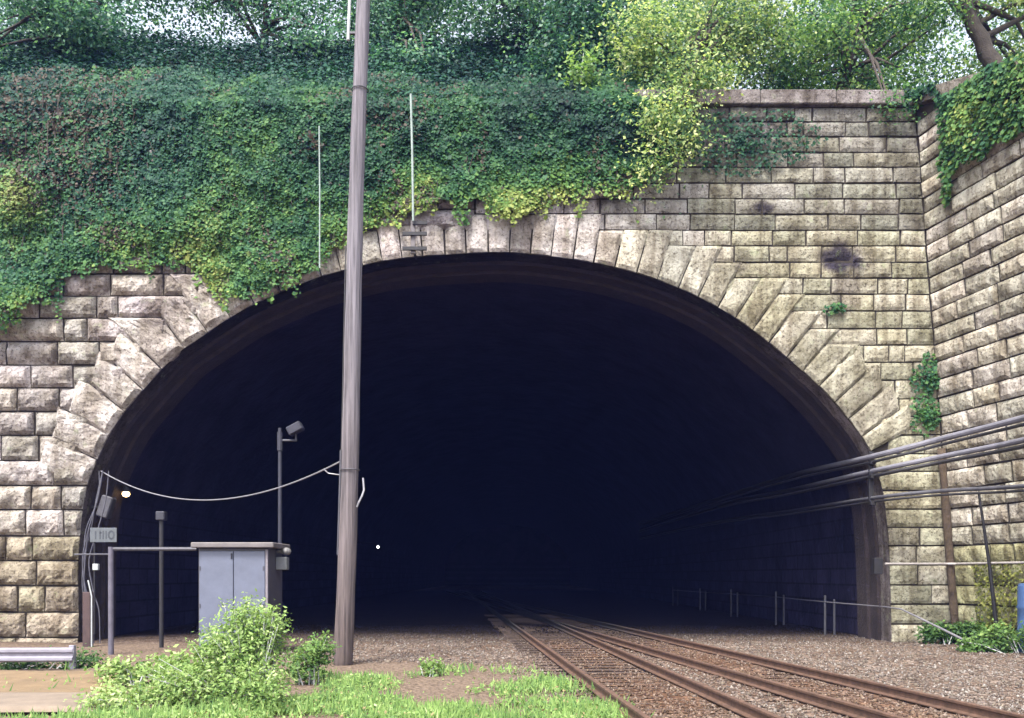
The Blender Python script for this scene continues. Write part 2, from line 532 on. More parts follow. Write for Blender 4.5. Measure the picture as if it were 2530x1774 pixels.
fport = lambda a, z, d: (a, PY-d, z)
def corner_x(z): return 12.0 - 0.078*(z-0.5)
def wing_x(s, z): return corner_x(z) + 0.228*s
def fwing(a, z, d): return (wing_x(a, z) - d*0.975, PY - a - d*0.22, z)

def courses(z_top, z_bot, h0, h1):
    out = [z_top]
    while out[-1] > z_bot:
        t = (z_top-out[-1])/(z_top-z_bot)
        out.append(out[-1] - (h0+(h1-h0)*t)*random.uniform(0.95, 1.05))
    return out
CR = courses(TOPZ, -0.2, 0.41, 0.55)
CL = courses(TOPZ, -0.2, 0.55, 0.72)
HOLES = [D(1890, 575), D(1712, 465)]

portal = empty("tunnel_portal", (0, PY, 0), "pale limestone tunnel mouth with a wide arched ring of long stones under ivy", "tunnel portal")
mb = MB()
def run_course(mb, x0l, x1l, x0r, x1r, zb, zt, f, wing=False, lens=(0.75, 1.6), bulge=0.045, rough=0.03, ridge=0.008):
    """fill a course between left edge (x0l at zb, x0r.. etc)"""
    a, at = x0l, x1l
    while True:
        L = random.uniform(*lens)*(0.6 if random.random() < 0.22 else 1)
        nb = a+L
        if nb > min(x0r, x1r)-0.35:
            q = [(a, zb), (x0r, zb), (x1r, zt), (at, zt)]; last = True
        else:
            j = random.uniform(-.012, .012)
            q = [(a, zb), (nb, zb), (nb+j, zt), (at, zt)]; last = False
        cx = (q[0][0]+q[1][0])/2; cz = (zb+zt)/2
        col = stone_col(cx, cz, wing)
        pr = random.uniform(-.018, .02)
        hole = (not wing) and any(abs(cx-hx) < 0.5 and abs(cz-hz) < 0.27 for hx, hz in HOLES[:1])
        if hole: pr = -0.03
        block(mb, q, f, proud=pr, bulge=bulge, rough=rough, colr=col, seed=0.0, ridge=ridge)
        if last: break
        a, at = nb, nb+j
XL, XR = -19.0, None
for side, CC in ((1, CR), (-1, CL)):
    for zt, zb in zip(CC, CC[1:]):
        off = 0.0 if zb < (D(0, 1030)[1] if side > 0 else D(0, 1085)[1]) else 0.42
        xb = x_at(zb, side, off); xt = x_at(zt, side, off)
        big = 1.0 if side > 0 else 1.0
        if side > 0:
            r0, r1 = corner_x(zb), corner_x(zt)
            if xb is None: l0 = l1 = -1.0
            elif off == 0: l0, l1 = xb, (xt if xt is not None else xb)
            else: l0 = l1 = xb
            run_course(mb, l0, l1, r0, r1, zb, zt, fport, lens=(0.7, 1.55), bulge=0.024, rough=0.034)
        else:
            if xb is None: r0 = r1 = -1.0
            elif off == 0: r0, r1 = xb, (xt if xt is not None else xb)
            else: r0 = r1 = xb
            run_course(mb, XL, XL, r0, r1, zb, zt, fport, lens=(0.9, 1.9), bulge=0.045, rough=0.085, ridge=.10)
mb.build("stone_facing", M_STONE, portal)

# mortar backing with the opening cut out
mb = MB()
top = TOPZ+0.02; y = PY+0.035; yb = PY+0.9
for a, b in zip(PRO, PRO[1:]):
    mb.add([(a[0], y, a[1]), (b[0], y, b[1]), (b[0], y, top), (a[0], y, top)], [(0, 1, 2, 3)])
x0, x1 = PRO[0][0], PRO[-1][0]
mb.add([(XL, y, -.3), (x0, y, -.3), (x0, y, top), (XL, y, top)], [(0, 1, 2, 3)])
mb.add([(x1, y, -.3), (12.35, y, -.3), (12.35, y, top), (x1, y, top)], [(0, 1, 2, 3)])
mb.build("joint_backing", M_MORTAR, portal)

# voussoirs
s0 = next(s for s, p in zip(S_, PRO) if p[1] > D(0, 1090)[1])
s1 = next(s for s, p in zip(S_[::-1], PRO[::-1]) if p[1] > D(0, 1015)[1])
joints = []
s = s0
while s < s1-0.35:
    joints.append(s)
    t = (s-s0)/(s1-s0)
    s += (0.78 if t < 0.28 else 0.58)*random.uniform(0.93, 1.07)
joints.append(s1)
mb = MB()
def vlen(s):
    n = pnorm(s)
    return 1.05 + 0.5*abs(n[0])
for a, b in zip(joints, joints[1:]):
    pa, pb = prof(a), prof(b)
    na, nb = pnorm(a), pnorm(b)
    nm = pnorm((a+b)/2)
    L = vlen((a+b)/2)
    oa, ob = pa+na*L, pb+nb*L
    if nm[1] > 0.70:                       # level outer end
        z = (oa[1]+ob[1])/2
        cs = CR if nm[0] > -0.1 else CL
        z = min(cs, key=lambda c: abs(c-z))
        z = max(z, max(pa[1], pb[1])+0.75)
        oa = pa + na*((z-pa[1])/na[1]); ob = pb + nb*((z-pb[1])/nb[1])
    else:
        x = (oa[0]+ob[0])/2
        mid = lambda o, p, n: p + n*((x-p[0])/n[0])
        oa2, ob2 = mid(oa, pa, na), mid(ob, pb, nb)
        oa, ob = oa*0.45+oa2*0.55, ob*0.45+ob2*0.55
    col = stone_col((pa[0]+pb[0])/2, (pa[1]+pb[1])/2)
    if nm[0] < -0.35:
        k = random.uniform(0.88, 1.12); col = [0.46*k, 0.43*k, 0.415*k]
    left = nm[0] < -0.3
    block(mb, [tuple(pa), tuple(oa), tuple(ob), tuple(pb)][::1] if False else [tuple(pb), tuple(pa), tuple(oa), tuple(ob)], 
          (lambda aa, zz, d: (aa, PY-d, zz)), proud=0.035+random.uniform(-.015, .02), bulge=0.06 if left else 0.04, rough=0.07 if left else 0.035, ridge=.09 if left else .02, axis=0,
          colr=col, gap=0.018)
ring = mb.build("arch_ring", M_STONE, portal)

# coping: long slabs, slightly proud
mb = MB()
cz1 = D(0, 207)[1]
x = 3.3
while x < 11.0:
    L = random.uniform(1.5, 2.4)
    x2 = min(x+L, corner_x(cz1)+0.05)
    if x2-x < 0.4: break
    k = random.uniform(.8, 1.1); mb.col = (0.20*k, 0.18*k, 0.18*k)
    dz = random.uniform(-.015, .015)
    mb.box((x+.008, PY-0.16+random.uniform(-.01, .01), TOPZ+.012), (x2-.008, PY+0.75, cz1+dz), 0.025)
    x = x2
mb.build("coping", M_STONE, portal)

# soffit of the stone ring, then stepped brick rings, then the sooty barrel
def sweep(pro_a, ya, pro_b, yb, mb, ny=1, jit=0.0):
    n = len(pro_a)
    vs = []
    for j in range(ny+1):
        t = j/ny
        for i in range(n):
            p = pro_a[i]*(1-t)+pro_b[i]*t
            vs.append((p[0]+random.uniform(-jit, jit), ya*(1-t)+yb*t, p[1]+random.uniform(-jit, jit)))
    fs = []
    for j in range(ny):
        for i in range(n-1):
            a = j*n+i
            fs.append((a, a+1, a+n+1, a+n))
    mb.add(vs, fs)
mb = MB(); mb.col = (0.13, 0.115, 0.115)
n0 = len(mb.v)
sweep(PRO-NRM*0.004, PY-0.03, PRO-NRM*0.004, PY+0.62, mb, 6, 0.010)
for i, v in enumerate(mb.v):                       # shade painted in: darker towards the crown, right side lifted
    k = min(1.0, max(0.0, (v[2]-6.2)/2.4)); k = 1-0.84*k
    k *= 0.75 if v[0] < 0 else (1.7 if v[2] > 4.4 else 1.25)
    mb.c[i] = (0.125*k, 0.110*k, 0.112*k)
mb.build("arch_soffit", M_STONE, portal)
IN1, IN2 = PRO-NRM*0.10, PRO-NRM*0.20
mb = MB()
sweep(PRO+NRM*.08, PY+0.60, IN1, PY+0.602, mb); sweep(IN1, PY+0.602, IN1, PY+1.1, mb, 1)
sweep(IN1, PY+1.08, IN2, PY+1.082, mb); sweep(IN2, PY+1.082, IN2, PY+1.8, mb, 1)
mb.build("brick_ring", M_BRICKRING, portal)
mb = MB()
OUT = PRO+NRM*.05
sweep(IN2, PY+1.79, OUT, PY+1.80, mb); sweep(OUT, PY+1.80, OUT, PY+132, mb, 60)
n = len(OUT)
mb.add([(p[0], PY+132, p[1]) for p in OUT], [tuple(range(n))])
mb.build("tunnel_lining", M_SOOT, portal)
mb = MB()                                          # rock fill behind the lining keeps daylight out
BK = PRO+NRM*.9
sweep(BK, PY+0.05, BK, PY+134, mb); sweep(PRO+NRM*.06, PY+.06, BK, PY+.062, mb)
mb.add([(p[0], PY+134, p[1]) for p in BK], [tuple(range(n))])
mb.build("rock_backing", M_MORTAR, portal)

# ------------------------------------------------------------------ wing wall
wing = empty("wing_wall", (12.5, 21, 0), "pale coursed stone retaining wall slanting out beside the tunnel mouth", "retaining wall")
def wing_top(s): return TOPZ+0.1-0.34*max(0, s)
mb = MB()
WS = 9.0
for zt, zb in zip(CR, CR[1:]):
    a = 0.0
    while a < WS:
        L = random.uniform(0.75, 1.5)
        b = min(a+L, WS)
        if zt <= wing_top(b)+0.05:
            block(mb, [(b, zb), (a, zb), (a, zt), (b, zt)], lambda aa, zz, d: fwing(aa, zz, d), proud=random.uniform(-.02, .02), bulge=0.026, rough=0.045, ridge=.025,
                  colr=stone_col(12, (zb+zt)/2, True), seed=3.0+zb)
        a = b
mb.build("stone_facing", M_STONE, wing)
mb = MB()
def wq(s0, s1, d):
    return [fwing(s0, -.3, d), fwing(s1, -.3, d), fwing(s1, wing_top(s1), d), fwing(s0, wing_top(s0), d)]
mb.add(wq(-0.3, WS, -0.035), [(0, 1, 2, 3)])
mb.build("joint_backing", M_MORTAR, wing)
mb = MB()
a = -0.1
while a < WS:
    b = min(a+random.uniform(1.2, 1.9), WS)
    z0, z1 = wing_top(a)-.02, wing_top(b)-.02
    k = random.uniform(.8, 1.1); mb.col = (0.24*k, 0.22*k, 0.20*k)
    t = 0.32
    vs = [fwing(a, z0, .12), fwing(b-.015, z1, .12), fwing(b-.015, z1, -.6), fwing(a, z0, -.6),
          fwing(a, z0+t, .10), fwing(b-.015, z1+t, .10), fwing(b-.015, z1+t, -.6), fwing(a, z0+t, -.6)]
    mb.add(vs, [(0,3,2,1),(4,5,6,7),(0,1,5,4),(1,2,6,5),(2,3,7,6),(3,0,4,7)])
    a = b
mb.build("coping", M_STONE, wing)

# ------------------------------------------------------------------ ground
def axis(lo, hi, step, far):
    return [-far, -far*.6, -60, -35] + list(np.arange(lo, hi+1e-6, step)) + [35, 60, far*.6, far]
gx = axis(-26, 26, 0.30, 150.0)
gy = list(np.r_[[-120, -60, -20, -5, 1]]) + list(np.arange(4, 40, 0.30)) + list(np.arange(40, 100, 2.0)) + [120, 160]
GX, GY = np.meshgrid(np.array(gx), np.array(gy))
near = (np.abs(GX) < 30) & (GY > 2) & (GY < 100)
def tcx(tr, Y):
    if tr == 0: return 2.27 - 0.077*(np.asarray(Y)-10.35)
    return 5.13 - 0.138*(np.asarray(Y)-10.35)
def ground_z(x, y):
    return 0.05*(fbm(x*0.9, y*0.9, 1.0, 3)-0.5) + 0.05*(fbm(x*0.25+9, y*0.25, 2.0, 2)-0.5)
GZ = np.where(near, ground_z(GX, GY), -0.02)
rust = np.zeros_like(GX)
for tr in (0, 1):
    rust = np.maximum(rust, np.clip(1.25-np.abs(GX-tcx(tr, GY))/1.3, 0, 1))
rust = np.clip(rust*(0.55+0.7*fbm(GX*.8, GY*.8, 4.)), 0, 1)
edge = 1.2 - 0.12*(GY-12) + 1.2*(fbm(GX*.5, GY*.5, 6.)-.5)
verge = np.clip((edge-GX)/1.4, 0, 1)*np.clip((18.8-GY)/1.5+0.0, 0, 1)
verge = np.maximum(verge, np.clip((-4.5-GX)/1.0, 0, 1)*np.clip((24-GY), 0, 1))
verge = np.where(near, verge, 1.0)
verge = np.where(GY > 24, 0, verge)
me = bpy.data.meshes.new("ground")
nx, ny = len(gx), len(gy)
vs = np.stack([GX, GY, GZ], -1).reshape(-1, 3)
fs = [(j*nx+i, j*nx+i+1, (j+1)*nx+i+1, (j+1)*nx+i) for j in range(ny-1) for i in range(nx-1)]
me.from_pydata(vs.tolist(), [], fs)
at = me.color_attributes.new("Col", 'FLOAT_COLOR', 'POINT')
ca = np.ones((nx*ny, 4), dtype=np.float32); ca[:, 0] = rust.ravel(); ca[:, 1] = verge.ravel(); ca[:, 2] = np.clip((GY-22.6)/5.0, 0, 1).ravel()*np.where(GY.ravel() < 100, 1, 0)  # blue: painted tunnel darkness, growing inwards from the mouth
at.data.foreach_set("color", ca.ravel())
me.polygons.foreach_set("use_smooth", [True]*len(me.polygons))
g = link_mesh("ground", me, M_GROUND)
tag(g, kind="structure")

# loose ballast stones
def scatter_stones():
    n = 46000
    Y = 9.5 + (rng.random(n)**1.35)*22
    X = (rng.random(n)*1.3-0.48)*Y*0.75
    keep = (X > edge_fn(X, Y)-1.2*rng.random(n)**2) & (X < np.minimum(12.4+0.228*(24-Y), 30))
    keep &= ~((Y > 24) & (X > 10.6))
    for tr in (0, 1):
        for sd in (-1, 1):
            keep &= np.abs(X-(tcx(tr, Y)+sd*0.75)) > 0.09
    X, Y = X[keep], Y[keep]
    n = len(X)
    r = rng.uniform(0.013, 0.034, n)*(1+0.5*(rng.random(n) < .06))
    Z = np.maximum(ground_z(X, Y), -.03)+r*0.25
    base = np.array([[1,0,0],[0,1,0],[-1,0,0],[0,-1,0],[0,0,1],[0,0,-1]], float)
    F8 = np.array([[0,1,4],[1,2,4],[2,3,4],[3,0,4],[1,0,5],[2,1,5],[3,2,5],[0,3,5]])
    V = base[None]*r[:, None, None]*rng.uniform(0.55, 1.3, (n, 6, 1)) + rng.normal(size=(n, 6, 3))*r[:, None, None]*0.22
    an = rng.random(n)*6.28
    c, s = np.cos(an), np.sin(an)
    V = np.stack([V[..., 0]*c[:, None]-V[..., 1]*s[:, None], V[..., 0]*s[:, None]+V[..., 1]*c[:, None], V[..., 2]*0.8], -1)
    V += np.stack([X, Y, Z], -1)[:, None, :]
    FF = (F8[None]+6*np.arange(n)[:, None, None]).reshape(-1, 3)
    pal = .60*np.array([[.25,.20,.17],[.20,.16,.132],[.29,.24,.205],[.14,.11,.09],[.40,.36,.32],[.235,.18,.145],[.27,.225,.175]])
    col = pal[rng.integers(0, len(pal), n)]*rng.uniform(0.75, 1.2, (n, 1))
    ru = np.zeros(n)
    for tr in (0, 1): ru = np.maximum(ru, np.clip(1.1-np.abs(X-tcx(tr, Y))/1.3, 0, 1))
    col = col*(1-ru[:, None]*np.array([[.20, .36, .46]]))
    gloom = np.clip((Y-22.6)/5.0, 0, 1)[:, None]  # stones painted darker to follow the unlit tunnel floor
    col = col*(1-gloom*np.array([[.95, .96, .95]]))
    me = bpy.data.meshes.new("ballast_gravel")
    nf = len(FF)
    me.vertices.add(6*n); me.loops.add(3*nf); me.polygons.add(nf)
    me.vertices.foreach_set("co", V.ravel())
    me.loops.foreach_set("vertex_index", FF.astype(np.int32).ravel())
    me.polygons.foreach_set("loop_start", np.arange(0, 3*nf, 3, dtype=np.int32))
    at = me.color_attributes.new("Col", 'FLOAT_COLOR', 'POINT')
    cc = np.ones((n, 6, 4), dtype=np.float32); cc[:, :, :3] = col[:, None, :]
    at.data.foreach_set("color", cc.ravel())
    me.update(calc_edges=True)
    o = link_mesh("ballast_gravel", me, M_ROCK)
    tag(o, "loose brown and grey ballast stones between and beside the tracks", "gravel", kind="stuff")
def edge_fn(X, Y):
    return 1.0 - 0.12*(Y-12) + np.where(Y > 17.2, -9*(Y-17.2)/3, 0) + 1.2*(fbm(X*.5, Y*.5, 6.)-.5)
scatter_stones()

# dirt path with a pale concrete edge
def sheet(name, poly, z, mat, kind="structure", n=40, jit=0.0, thick=0.0, rag=.12):
    mb = MB()
    (xa, ya), (xb, yb), (xc, yc), (xd, yd) = poly
    vs = []
    for j in range(n+1):
        for i in range(n+1):
            u, v = i/n, j/n
            x = (xa*(1-u)+xb*u)*(1-v)+(xd*(1-u)+xc*u)*v
            y = (ya*(1-u)+yb*u)*(1-v)+(yd*(1-u)+yc*u)*v
            ed = (i in (0, n)) or (j in (0, n))
            k = jit if not ed else jit*0.5
            vs.append((x+(random.uniform(-rag, rag) if ed and jit else 0), y+(random.uniform(-rag*.6, rag*.6) if ed and jit else 0), z+(0 if not ed else -thick)+float(k*(fbm(x*1.3, y*1.3, 3.)-.5))))
    fs = [(j*(n+1)+i, j*(n+1)+i+1, (j+1)*(n+1)+i+1, (j+1)*(n+1)+i) for j in range(n) for i in range(n)]
    mb.add(vs, fs)
    o = mb.build(name, mat, smooth=True)
    return tag(o, kind=kind) if kind else o
sheet("dirt_path", [(-20, 11.9), (-5.4, 11.9), (-6.9, 16.2), (-20, 16.2)], 0.075, M_DIRT, jit=0.10, thick=0.07)
sheet("concrete_path", [(-20, 11.25), (-5.3, 11.35), (-5.7, 12.75), (-20, 12.75)], 0.115, M_CONC, jit=0.03, thick=0.07, rag=.02)

# ------------------------------------------------------------------ railway tracks
RP = [(-.075,0),(.075,0),(.075,.014),(.016,.032),(.012,.108),(.036,.118),(.036,.146),(.028,.152),(-.028,.152),(-.036,.146),(-.036,.118),(-.012,.108),(-.016,.032),(-.075,.014)]
M_RAIL = vary_mat("rusty_rail", (0.115, 0.062, 0.040), 0.75, 0.0, 9, 0.6, bumpd=0.003)
_nt = M_RAIL.node_tree; _b = _nt.nodes["Principled BSDF"]
_src = _b.inputs["Base Color"].links[0].from_socket
_sp = N(_nt, "ShaderNodeSeparateXYZ"); _nt.links.new(geo_pos(_nt), _sp.inputs[0])
_mr = N(_nt, "ShaderNodeMapRange"); _nt.links.new(_sp.outputs[1], _mr.inputs[0]); _mr.inputs[1].default_value = 22; _mr.inputs[2].default_value = 29  # tunnel darkness painted into the rail colour
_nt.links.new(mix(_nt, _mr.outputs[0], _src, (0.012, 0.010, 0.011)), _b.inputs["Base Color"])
def track(tr, label):
    t = empty("railway_track", (float(tcx(tr, 12)), 12, 0), label, "railway track", "railway tracks running into the tunnel")
    Ys = np.arange(3.0, 92.0, 1.5)
    gauge = 0.75
    for sd in (-1, 1):
        mb = MB()
        n = len(RP); vs = []
        for Y in Ys:
            X = float(tcx(tr, Y)) + sd*gauge
            for (a, b) in RP: vs.append((X+a, Y, 0.035+b))
        fs = []
        for j in range(len(Ys)-1):
            for k in range(n):
                fs.append((j*n+k, j*n+(k+1) % n, (j+1)*n+(k+1) % n, (j+1)*n+k))
        fs.append(tuple(range(n)))
        fs.append(tuple((len(Ys)-1)*n+k for k in range(n-1, -1, -1)))
        mb.add(vs, fs)
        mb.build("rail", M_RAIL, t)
    Y = 8.0
    slope = -0.077 if tr == 0 else -0.135
    k = 0
    while Y < 40:
        mb = MB()
        X = float(tcx(tr, Y))
        hw = 1.28+random.uniform(-.06, .06)
        mb.box((X-hw, Y-.115, -0.12), (X+hw, Y+.115, 0.014), 0.012, rz=-slope*0 + math.atan(-slope)*0 + random.uniform(-.012, .012) + math.atan(-slope)*-1*-1*0)
        mb.build("sleeper", M_SLEEPER, t)
        Y += 0.56
    return t
track(0, "rusty railway track nearer the wooden utility pole")
track(1, "rusty railway track nearer the slanting wing wall")

# ------------------------------------------------------------------ hillside
def hill_z(x, y):
    y = np.asarray(y, float)
    up = np.clip(y-24.8, 0, 4.2)*(1.12-0.42*np.clip((np.asarray(x)-3.5)/3, 0, 1)) + np.clip(y-29, 0, 60)*0.16
    return 14.25 + up + 0.5*(fbm(np.asarray(x)*.35, y*.35, 8.)-.5)*np.clip((y-24.8)/1.5, 0, 1)
mb = MB()
xs = list(np.arange(-48, 56, 1.0)); ys = [24.7] + list(np.arange(25.2, 34, .5)) + list(np.arange(34, 90, 4))
vs = [(x, y, float(hill_z(x, y))) for y in ys for x in xs]
nx = len(xs)
mb.add(vs, [(j*nx+i, j*nx+i+1, (j+1)*nx+i+1, (j+1)*nx+i) for j in range(len(ys)-1) for i in range(nx-1)])
tag(mb.build("hillside", M_SOIL, smooth=True), kind="structure")
mb = MB()
ss = list(np.arange(-0.7, 9.1, .5)); uu = [0, .4, 1, 2, 4, 8, 16, 34]
vs = [(wing_x(s, wing_top(s)) + .45 + u, PY-s, wing_top(s)+.15+.30*u*(1 if u < 10 else .8)) for s in ss for u in uu]
nu = len(uu)
mb.add(vs, [(j*nu+i, j*nu+i+1, (j+1)*nu+i+1, (j+1)*nu+i) for j in range(len(ss)-1) for i in range(nu-1)])
tag(mb.build("hillside", M_SOIL, smooth=True), kind="structure")

# ------------------------------------------------------------------ ivy
def inpoly(x, z, poly):
    x = np.asarray(x); z = np.asarray(z)
    r = np.zeros(x.shape, bool)
    n = len(poly)
    for i in range(n):
        (x1, z1), (x2, z2) = poly[i], poly[(i+1) % n]
        c = ((z1 > z) != (z2 > z))
        xi = (x2-x1)*(z-z1)/((z2-z1) if z2 != z1 else 1e-9)+x1
        r ^= c & (x < xi)
    return r
def pal_mix(n, pal, jitter=0.22, t=None, spread=.2):
    pal = np.array(pal)
    if t is None: t = rng.random(n)
    t = np.clip(t + rng.normal(size=n)*jitter, 0, 0.999)*(len(pal)-1)
    i = t.astype(int); f = (t-i)[:, None]
    return (pal[i]*(1-f)+pal[np.minimum(i+1, len(pal)-1)]*f)*rng.uniform(1-spread, 1+spread*1.1, (n, 1))
IVY = [(-90,770),(60,745),(105,690),(150,655),(180,622),(300,606),(420,606),(470,645),(520,692),(560,690),(620,655),(690,630),(725,596),(790,560),
       (840,528),(885,498),(930,492),(1000,480),(1060,466),(1100,478),(1130,508),(1180,512),(1230,478),(1290,470),(1340,452),(1425,462),(1415,425),(1375,398),
       (1440,384),(1540,372),(1570,320),(1600,270),(1620,80),(-90,80)]
IVYP = [D(*p) for p in IVY]
GREENS = [(.008,.026,.019),(.015,.052,.031),(.025,.085,.040),(.050,.130,.040),(.10,.19,.042),(.25,.29,.08)]
def ivy_wall():
    n = 260000
    x = rng.uniform(-15.5, 4.3, n); z = rng.uniform(8.0, 17.0, n)
    jx = 0.30*(fbm(x*2.2, z*2.2, 1.)-.5)*2; jz = 0.34*(fbm(x*2.2+40, z*2.2, 2.)-.5)*2 + .75*np.clip(vnoise(x*3.3, 0*x, 8.)-.62, 0, 1)*2.2
    m = inpoly(x+jx, z+jz, IVYP)
    dens = 0.55+0.9*fbm(x*0.9, z*0.9, 5., 3)
    ul = np.clip((-10.2-x)/1.5, 0, 1)*np.clip((z-11.5)/.8, 0, 1)
    dens -= 0.55*ul + 1.3*np.clip(.36-fbm(x*1.3+70, z*1.0, 44., 3), 0, 1)
    xq, zq = zip(*[p for p in IVYP[1:26]])
    dens *= np.clip(.12+(z-np.interp(x, xq, zq))/.8+.7*(fbm(x*3.1, z*3.1, 15., 2)-.5), .16, 1)
    dens *= np.clip(1.25-(z-14.3)/1.5+1.6*(fbm(x*.8, z*.5, 25., 3)-.5), 0, 1)
    m &= rng.random(n) < dens
    x, z = x[m], z[m]; n = len(x)
    bul = fbm(x*0.8, z*0.8, 7., 3)
    d = 0.06 + 0.6*np.clip(bul-.35, 0, 1)**1.2 + 0.25*np.clip(fbm(x*2.6, z*2.6, 3., 2)-.4, 0, 1) + rng.random(n)*0.14
    lowe = np.zeros(n)
    # yellower new growth along the lower fringe and near the arch crown
    xs_, zs_ = zip(*[p for p in IVYP[1:26]])
    zlow = np.interp(x, xs_, zs_)
    near_low = np.clip(1-(z-zlow)/1.6, 0, 1)
    t = 0.16+0.75*fbm(x*.75+3, z*.75, 9., 3)+0.25*(fbm(x*3, z*3, 19., 2)-.5) + 0.26*near_low*np.clip((x+11)/3, 0, 1) + 0.12*np.clip((x+5)/4, 0, 1)*np.clip(1-(z-11)/2.5, 0, 1)-0.22*np.clip((z-11.9)/1.3, 0, 1)
    bright = np.clip(1-np.hypot(x+13.1, z-11.9)/1.1, 0, 1)+np.clip(1-np.hypot(x+13.3, z-8.9)/1.1, 0, 1)
    t = t+0.4*bright; d = d+0.5*bright
    col = pal_mix(n, GREENS, 0.10, t)
    teal = np.clip((-x-4)/5, 0, 1)[:, None]*np.clip(1-near_low, 0, 1)[:, None]
    col = col*(1-teal)+col*np.array([[1.0, 1.0, 1.22]])*teal
    ulk = (np.clip((-9.8-x)/1.5, 0, 1)*np.clip((z-11.3)/.8, 0, 1))
    brown = (rng.random(n) < 0.015+0.30*ulk+1.6*np.clip(.40-fbm(x*1.3+70, z*1.0, 44., 3), 0, .3))
    col[brown] = np.array([.075, .060, .045])*rng.uniform(.6, 1.4, (brown.sum(), 1))
    nr = np.stack([rng.normal(size=n)*.5, -np.ones(n), .45+rng.normal(size=n)*.5], -1)
    tn = np.stack([rng.normal(size=n)*.5, -.2*np.ones(n), -np.ones(n)], -1)
    sz = np.clip(rng.lognormal(-2.42, .28, n), .045, .19)
    o = leaves("ivy", np.stack([x, PY-.05-d+np.clip(z-14.45, 0, 9)*.95, z], -1), nr, sz, col, M_IVY, aspect=0.95, tan=tn)
    mb = MB(); mb.col = (.055, .042, .032)
    for k in range(90):
        xx = random.uniform(-13.9, -9.6) if k < 55 else random.uniform(-9, 3.5)
        z1 = random.uniform(11.0, 14.9); L = random.uniform(1.2, 3.5); q = []
        for j in range(9):
            zz = z1-L*j/8; xx += random.uniform(-.10, .10)
            q.append((xx, PY-.12-.22*random.random(), max(zz, float(np.interp(xx, *zip(*[p for p in IVYP[1:26]])))+.25)))
        mb.tube(q, [.016-.0012*j for j in range(9)], 5)
    sm = mb.build("vine_stem", M_BARK, o); sm["kind"] = "stuff"
    tag(o, "dense dark green ivy hanging over the stones above the tunnel arch", "ivy", kind="stuff")
ivy_wall()
def ivy_hill():
    n = 130000
    x = rng.uniform(-22, 14, n); y = 24.0+rng.random(n)*6.0
    hz = hill_z(x, np.maximum(y, 24.8)); z = hz + 0.05 + 0.8*np.clip(fbm(x*.55, y*.55, 12.)-.40, 0, 1)+rng.random(n)**2*.45 + .75*np.clip(1-(y-24.0)/1.3, 0, 1)*np.clip((3.8-x)/1.5, 0, 1)*fbm(x*.9, y*.9, 31.)*rng.random(n)
    keep = ~((x > 4.4) & (y < 25.2))
    x, y, z = x[keep], y[keep], z[keep]; n = len(x)
    t = 0.04+0.5*fbm(x*.6, y*.6, 14.)+.07*np.clip(1-(y-24)/2, 0, 1)
    col = pal_mix(n, GREENS, .12, t)*np.array([[.9, .95, 1.3]])
    nr = np.stack([rng.normal(size=n)*.5, -.6+rng.normal(size=n)*.4, .8*np.ones(n)], -1)
    o = leaves("ground_cover", np.stack([x, y, z], -1), nr, rng.uniform(.08, .17, n), col, M_IVY, aspect=.85)
    tag(o, "dark green creepers carpeting the slope above the tunnel wall", "ground cover", kind="stuff")
ivy_hill()
def ivy_wing():
    n = 17000
    s = rng.uniform(-0.1, 6, n); z = rng.uniform(9.5, 15.0, n)
    lo = np.interp(s, [0, .95, .98, 1.5, 2.2, 3.3, 6], [14.6, 14.3, 11.3, 11.9, 12.05, 12.0, 11.6]) + 0.5*(fbm(s*3, z*3, 3.)-.5)
    top = TOPZ+0.35-.34*s - .5*np.clip((s-.9)/.3, 0, 1)*np.clip(1-(s-.9)/2, 0, 1)
    m = (z > lo) & (z < top+.1) & (rng.random(n) < .5+.8*fbm(s*1.2, z*1.2, 4.))
    s, z = s[m], z[m]; n = len(s)
    d = .1+.45*np.clip(fbm(s, z, 6.)-.3, 0, 1)+rng.random(n)*.15
    pos = np.stack([12.0-.078*(z-.5)+.228*s-.975*d, PY-s-.22*d, z], -1)
    col = pal_mix(n, GREENS, .13, .40+.5*fbm(s, z, 9.)-.3*np.clip((z-13.4), 0, 1))
    nr = np.stack([-np.ones(n)+rng.normal(size=n)*.4, -.5+rng.normal(size=n)*.4, .5+rng.normal(size=n)*.4], -1)
    tn = np.stack([np.zeros(n), np.zeros(n), -np.ones(n)], -1)
    o = leaves("ivy", pos, nr, rng.uniform(.08, .16, n), col, M_IVY, aspect=.95, tan=tn)
    tag(o, "sheet of green ivy draped down the top of the slanting wing wall", "ivy", kind="stuff")
ivy_wing()
def patch(name, label, cx, cz, rx, rz, n, surf, t0=.35, cat="plant", size=(.06, .13), thick=.2):
    a = rng.random(n)*6.283; r = rng.random(n)**.8*1.35*(.7+.6*vnoise(a*1.3, cx+0*a, cz))
    u = cx+np.cos(a)*r*rx; w = cz+np.sin(a)*r*rz
    k = rng.random(n) < .35+.9*fbm(u*2.5, w*2.5, cx)
    u, w = u[k], w[k]; n = len(u)
    d = .06+thick*rng.random(n)*(1-np.hypot((u-cx)/rx, (w-cz)/rz)*.7)
    if surf == 'portal': pos = np.stack([u, PY-.06-d, w], -1); nr = np.array([[0, -1, .4]])
    else: pos = np.stack([12.0-.078*(w-.5)+.228*u-.975*d, PY-u-.22*d, w], -1); nr = np.array([[-1, -.3, .4]])
    col = pal_mix(n, GREENS, .12, np.full(n, t0))
    o = leaves(name, pos, nr+rng.normal(size=(n, 3))*.45, rng.uniform(*size, n), col, M_IVY, aspect=.9)
    return tag(o, label, cat)
X_, Z_ = D(1660, 325)
patch("creeper", "thin green creeper patch on the stones below the coping", X_, Z_, 1.5, .75, 1500, 'portal', .28, "creeper")
X_, Z_ = D(1870, 697)
